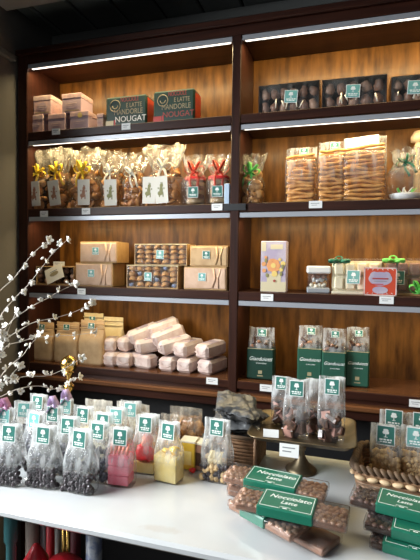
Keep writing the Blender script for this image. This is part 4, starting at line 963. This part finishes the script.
# ------------------------------------------------------------------ wicker basket at the right
rz_ = TAB+.07
A0 = atz(356, 467, rz_); B0 = atz(371, 434, rz_); BWd = .36; BDp = .185
BTH = -.75*math.atan2(B0.x-A0.x, B0.y-A0.y)
bc = A0 + RZ(BTH) @ Vector((BWd/2-.01, BDp/2, 0))
t = thing('wicker_basket', 'low wicker basket with thick braided rim and pale wooden beads', 'basket', (bc.x, bc.y, TAB+.0005), BTH)
b = MB()
for k in range(6):
    z = .006+k*.0095; r_ = .93+.012*k
    b.tube([(x*r_, y*r_, z) for x, y in rrect(BWd, BDp, .03, 4)], .0055, 'wicker', 6, closed=True)
b.box(-BWd*.46, BWd*.46, -BDp*.46, BDp*.46, 0, .004, 'wicker'); obj('woven_side', b, t)
def braid(P, r, pitch, m):
    b = MB(); L = 0; pts = [Vector((*p, 0)) for p in P]; pts.append(pts[0]); out = []
    seg = [(pts[i], pts[i+1]) for i in range(len(pts)-1)]; tot = sum((q_-p_).length for p_, q_ in seg); n = int(tot/pitch)
    def pos(s):
        for p_, q_ in seg:
            l = (q_-p_).length
            if s <= l and l > 1e-9: return p_+(q_-p_)*s/l, (q_-p_)/l
            s -= l
        return pts[-1], (pts[-1]-pts[-2]).normalized()
    for i in range(n):
        p_, d_ = pos(tot*(i+.5)/n); a = math.atan2(d_.y, d_.x)
        X = T(p_.x, p_.y, 0) @ RZ(a) @ RYm(.75)
        b.ell((0,0,0), (pitch*1.0, r, r*.55), m, 10, 6, X)
    return b
obj('rim', braid(rrect(BWd, BDp, .03, 4), .012, .017, 'braid'), t, (0,0,.066))
bd = MB().ell((0,0,0),(.0155,.009,.0068),'woodbead',12,7).mesh('bead')
for i in range(11): obj('bead', bd, t, (-BWd/2+.022+i*.0315, -BDp/2-.003, .044), (0,.12*(-1)**i,0))
for i in range(6): obj('bead', bd, t, (-BWd/2-.001, -BDp/2+.03+i*.03, .044), (0,0,PI/2))
zb = TAB+.0055
def bask(px, py, h): q = atz(px, py, zb+h); return (q.x, q.y, zb)
tag_bag(bask(386,424,.15), 'nut bag at the front of the wicker basket, fully seen', 'nut', w=.085, d=.045, h=.150, seed=41, m='celt', lw=.05, topw=.95, lz=.8, rz=BTH*.5, fill=.5)
tag_bag(bask(416,426,.15), 'nut bag at the front of the wicker basket, cut by the frame edge', 'nut', w=.085, d=.045, h=.150, seed=42, m='celt', lw=.05, topw=.95, lz=.8, lab='tealpale', rz=BTH*.5, fill=.5)
tag_bag(bask(394,411,.16), 'nut bag in the rear of the wicker basket, mostly hidden', 'nut', w=.085, d=.04, h=.16, seed=43, m='celt', lw=.05, topw=.95, lz=.86, rz=BTH*.5)
tag_bag(bask(422,414,.16), 'nut bag in the rear of the wicker basket, at the frame edge', 'nut', w=.085, d=.04, h=.16, seed=44, m='celt', lw=.05, topw=.95, lz=.86, rz=BTH*.5)

# ------------------------------------------------------------------ blossom branches in a vase
vq = Vector((-1.06, 1.08, TAB+.0005))
v = thing('flower_vase', 'grey ceramic vase holding the blossom branches, just outside the left edge', 'vase', vq, me=MB().lathe([(.04,0),(.05,.01),(.06,.06),(.055,.11),(.035,.15),(.032,.17),(.036,.18),(.030,.18),(.027,.165),(.05,.1),(.05,.02),(.0001,.012)], 'ceramic', 24).mesh('flower_vase'))
def blossom_mesh(seed):
    b = MB(); rnd = random.Random(seed)
    for k in range(5):
        a = 2*PI*k/5+rnd.uniform(-.2,.2); el = rnd.uniform(.1,.8)
        X = RZ(a) @ RYm(-el) @ T(.009,0,0)
        b.ell((0,0,0), (.009,.0065,.0014), 'petal', 8, 5, X)
    b.ell((0,0,.002), (.003,.003,.003), 'stamen', 6, 4)
    return b.mesh('blossom')
BLS = [blossom_mesh(i) for i in range(4)]; BUD = MB().ell((0,0,0),(.0042,.0042,.0065),'petal',8,5).mesh('bud')
def branch(path, Y0, Y1, label, nb, seed, clump=0):
    rnd = random.Random(seed); P = []
    n = len(path)
    for i, (px, py) in enumerate(path): P.append(at(px, py, Y0+(Y1-Y0)*i/(n-1)))
    root = Vector((vq.x+rnd.uniform(-.012,.012), vq.y+rnd.uniform(-.012,.012), TAB+.06)); neck = Vector((vq.x+rnd.uniform(-.014,.014), vq.y+rnd.uniform(-.014,.014), TAB+.185))
    ctrl = [root, neck]+P; pts = []
    for i in range(len(ctrl)-1):               # Catmull-Rom
        p0, p1, p2, p3 = ctrl[max(i-1,0)], ctrl[i], ctrl[i+1], ctrl[min(i+2,len(ctrl)-1)]
        for k in range(5):
            u = k/5; pts.append(.5*((2*p1)+(p2-p0)*u+(2*p0-5*p1+4*p2-p3)*u*u+(3*p1-p0-3*p2+p3)*u**3))
    pts.append(ctrl[-1]); N = len(pts)
    t = thing('blossom_branch', label, 'branch', root, group='white blossom branches')
    obj('twig', MB().tube([p-root for p in pts], [.0021-.0012*i/N for i in range(N)], 'twig', 6), t)
    k0 = 11
    for i in range(nb):
        s = k0+(N-1-k0)*((i+.5)/nb)**.9 if not clump else k0+(N-1-k0)*rnd.random()**1.6
        j = min(int(s), N-1); p = pts[j]-root+Vector((rnd.uniform(-.009,.009), rnd.uniform(-.012,.004), rnd.uniform(-.008,.010)))
        obj('blossom', BLS[i % 4], t, p, (rnd.uniform(.6,1.8), rnd.uniform(-.6,.6), rnd.uniform(0,6)), rnd.uniform(.5,.8))
        if i % 2 == 0: obj('bud', BUD, t, p+Vector((rnd.uniform(-.014,.014),-.006,rnd.uniform(-.014,.014))), (rnd.uniform(-1,1),rnd.uniform(-1,1),0))
    obj('blossom', BLS[seed % 4], t, pts[-1]-root, (1.3,.2,seed), 1)
branch([(-12,308),(0,291),(15,277),(30,257),(38,249),(49,240)], 1.15, 1.32, 'blossom branch reaching highest, steep beside the dark wall', 5, 1)
branch([(-8,335),(2,314),(15,298),(28,285),(40,270),(53,253),(67,240)], 1.12, 1.34, 'blossom branch rising to the right in front of the low dark tray', 9, 2)
branch([(-5,348),(10,323),(25,311),(38,303),(48,298),(60,291),(75,284)], 1.1, 1.34, 'blossom branch ending at the tan wrapped packages', 7, 3)
branch([(-5,362),(5,341),(20,330),(35,322),(55,318),(74,312),(93,303)], 1.1, 1.36, 'blossom branch sweeping above the kraft bags', 7, 4)
branch([(-6,368),(6,347),(20,342),(35,338),(55,336),(75,335),(97,332)], 1.1, 1.34, 'nearly level blossom branch crossing the kraft bags', 8, 5)
branch([(-8,390),(4,372),(12,364),(23,355),(30,345),(41,334)], 1.1, 1.25, 'short blossom branch below the level one', 6, 6)
branch([(-14,396),(0,386),(15,379),(30,376),(45,376),(60,371),(82,358)], 1.1, 1.33, 'low blossom branch ending beside the brass ball', 10, 7)
branch([(-14,402),(0,397),(18,389),(38,386),(55,389),(66,384),(79,377)], 1.1, 1.33, 'lowest blossom branch above the lilac ribbons', 11, 8)
branch([(-12,372),(-2,356),(2,345),(6,336),(10,326),(16,312)], 1.08, 1.15, 'densely flowered branch at the left picture edge', 18, 9, 1)
branch([(-14,392),(-4,388),(2,384),(8,380),(14,372),(20,366)], 1.08, 1.15, 'densely flowered short branch low at the left picture edge', 16, 10, 1)

# ------------------------------------------------------------------ under the counter
def roll(px0, px1, Y, top, m, label, name='paper_roll', cat='paper roll', prof=None):
    x0, x1 = at(px0, 545, Y).x, at(px1, 545, Y).x; r = (x1-x0)/2
    b = MB().lathe([(r,.0),(r,top),(r*.82,top),(r*.8,top-.05),(.0001,top-.05)], m, 20)
    return thing(name, label, cat, ((x0+x1)/2, Y, .0005), group='rolls under the counter', me=b.mesh(name))
roll(27, 38, 1.22, .78, 'greyroll', 'grey-brown paper roll standing under the counter, beside the teal leg')
roll(41, 46.5, 1.24, .78, 'ceramic', 'thin grey roll standing under the counter')
roll(47, 54, 1.20, .78, 'redpaper', 'bright red paper roll standing under the counter')
roll(55.5, 61, 1.24, .78, 'beam', 'thin pale roll standing under the counter')
roll(62, 65.6, 1.19, .78, 'gold', 'left one of the two thin gold rolls under the counter')
roll(66.2, 70, 1.19, .78, 'gold', 'right one of the two thin gold rolls under the counter')
roll(71, 80, 1.24, .78, 'maroon', 'dark maroon paper roll standing under the counter')
x0, x1 = at(87, 545, 1.15).x, at(101, 545, 1.15).x; r = (x1-x0)/2
t = thing('printed_tube', 'grey-blue printed tube standing under the counter, right of the rolls', 'tube', ((x0+x1)/2, 1.15, .0005))
obj('body', MB().lathe([(r,0),(r,.74)], 'tube', 24), t); obj('cap', MB().lathe([(r*1.04,.70),(r*1.04,.755),(r*.9,.76)], 'lidgrey', 24), t)
for px, pyt, s, lb in ((36, 543, 1, 'pointed red paper cone pack under the counter, left of the rolls'), (62, 557, 1.2, 'rounded red paper pack at the bottom edge before the gold rolls')):
    q = at(px, pyt, 1.10); h = q.z
    thing('red_pack', lb, 'package', (q.x, 1.10, .0005), me=MB().lathe([(.05*s,0),(.055*s,.1),(.05*s,h-.12),(.036*s,h-.05),(.018*s,h-.02),(.008,h-.004),(.0001,h)] if s == 1 else [(.07,0),(.075,h-.08),(.06,h-.03),(.035,h-.008),(.0001,h)], 'redpaper', 18).mesh('red_pack'))

# ------------------------------------------------------------------ light
def area(name, loc, target, sx, sy, e, col, spread=PI):
    ld = bpy.data.lights.new(name, 'AREA'); ld.shape = 'RECTANGLE'; ld.size = sx; ld.size_y = sy; ld.energy = e; ld.color = col; ld.spread = spread
    o = bpy.data.objects.new(name, ld); C.objects.link(o); o.location = loc
    d = Vector(target)-Vector(loc); o.rotation_euler = d.to_track_quat('-Z', 'Y').to_euler()
    return o
area('window_daylight', (-2.0, .25, 1.95), (-.1, 1.1, .9), 1.2, 1.3, 46, (.93, .97, 1.0), 1.75)
area('shop_front_daylight', (.4, -2.4, 1.9), (.0, 1.4, 1.1), 2.2, 1.8, 9.5, (.98, .98, 1.0))
w = bpy.data.worlds.new('room_air'); bpy.context.scene.world = w; w.use_nodes = True
w.node_tree.nodes['Background'].inputs[0].default_value = (.80, .88, 1, 1); w.node_tree.nodes['Background'].inputs[1].default_value = .05
sc = bpy.context.scene
sc.view_settings.view_transform = 'Standard'; sc.view_settings.look = 'None'; sc.view_settings.exposure = 0; sc.view_settings.gamma = 1; sc.view_settings.use_curve_mapping = False
sc.cycles.use_denoising = True; sc.cycles.transparent_max_bounces = 24; sc.cycles.max_bounces = 8; sc.cycles.sample_clamp_indirect = 4
for k_, v_ in USED.items():
    if len(v_) > 1: print('DUPLABEL', k_, v_)
    if not 4 <= len(k_.split()) <= 16: print('LABEL LENGTH', k_)
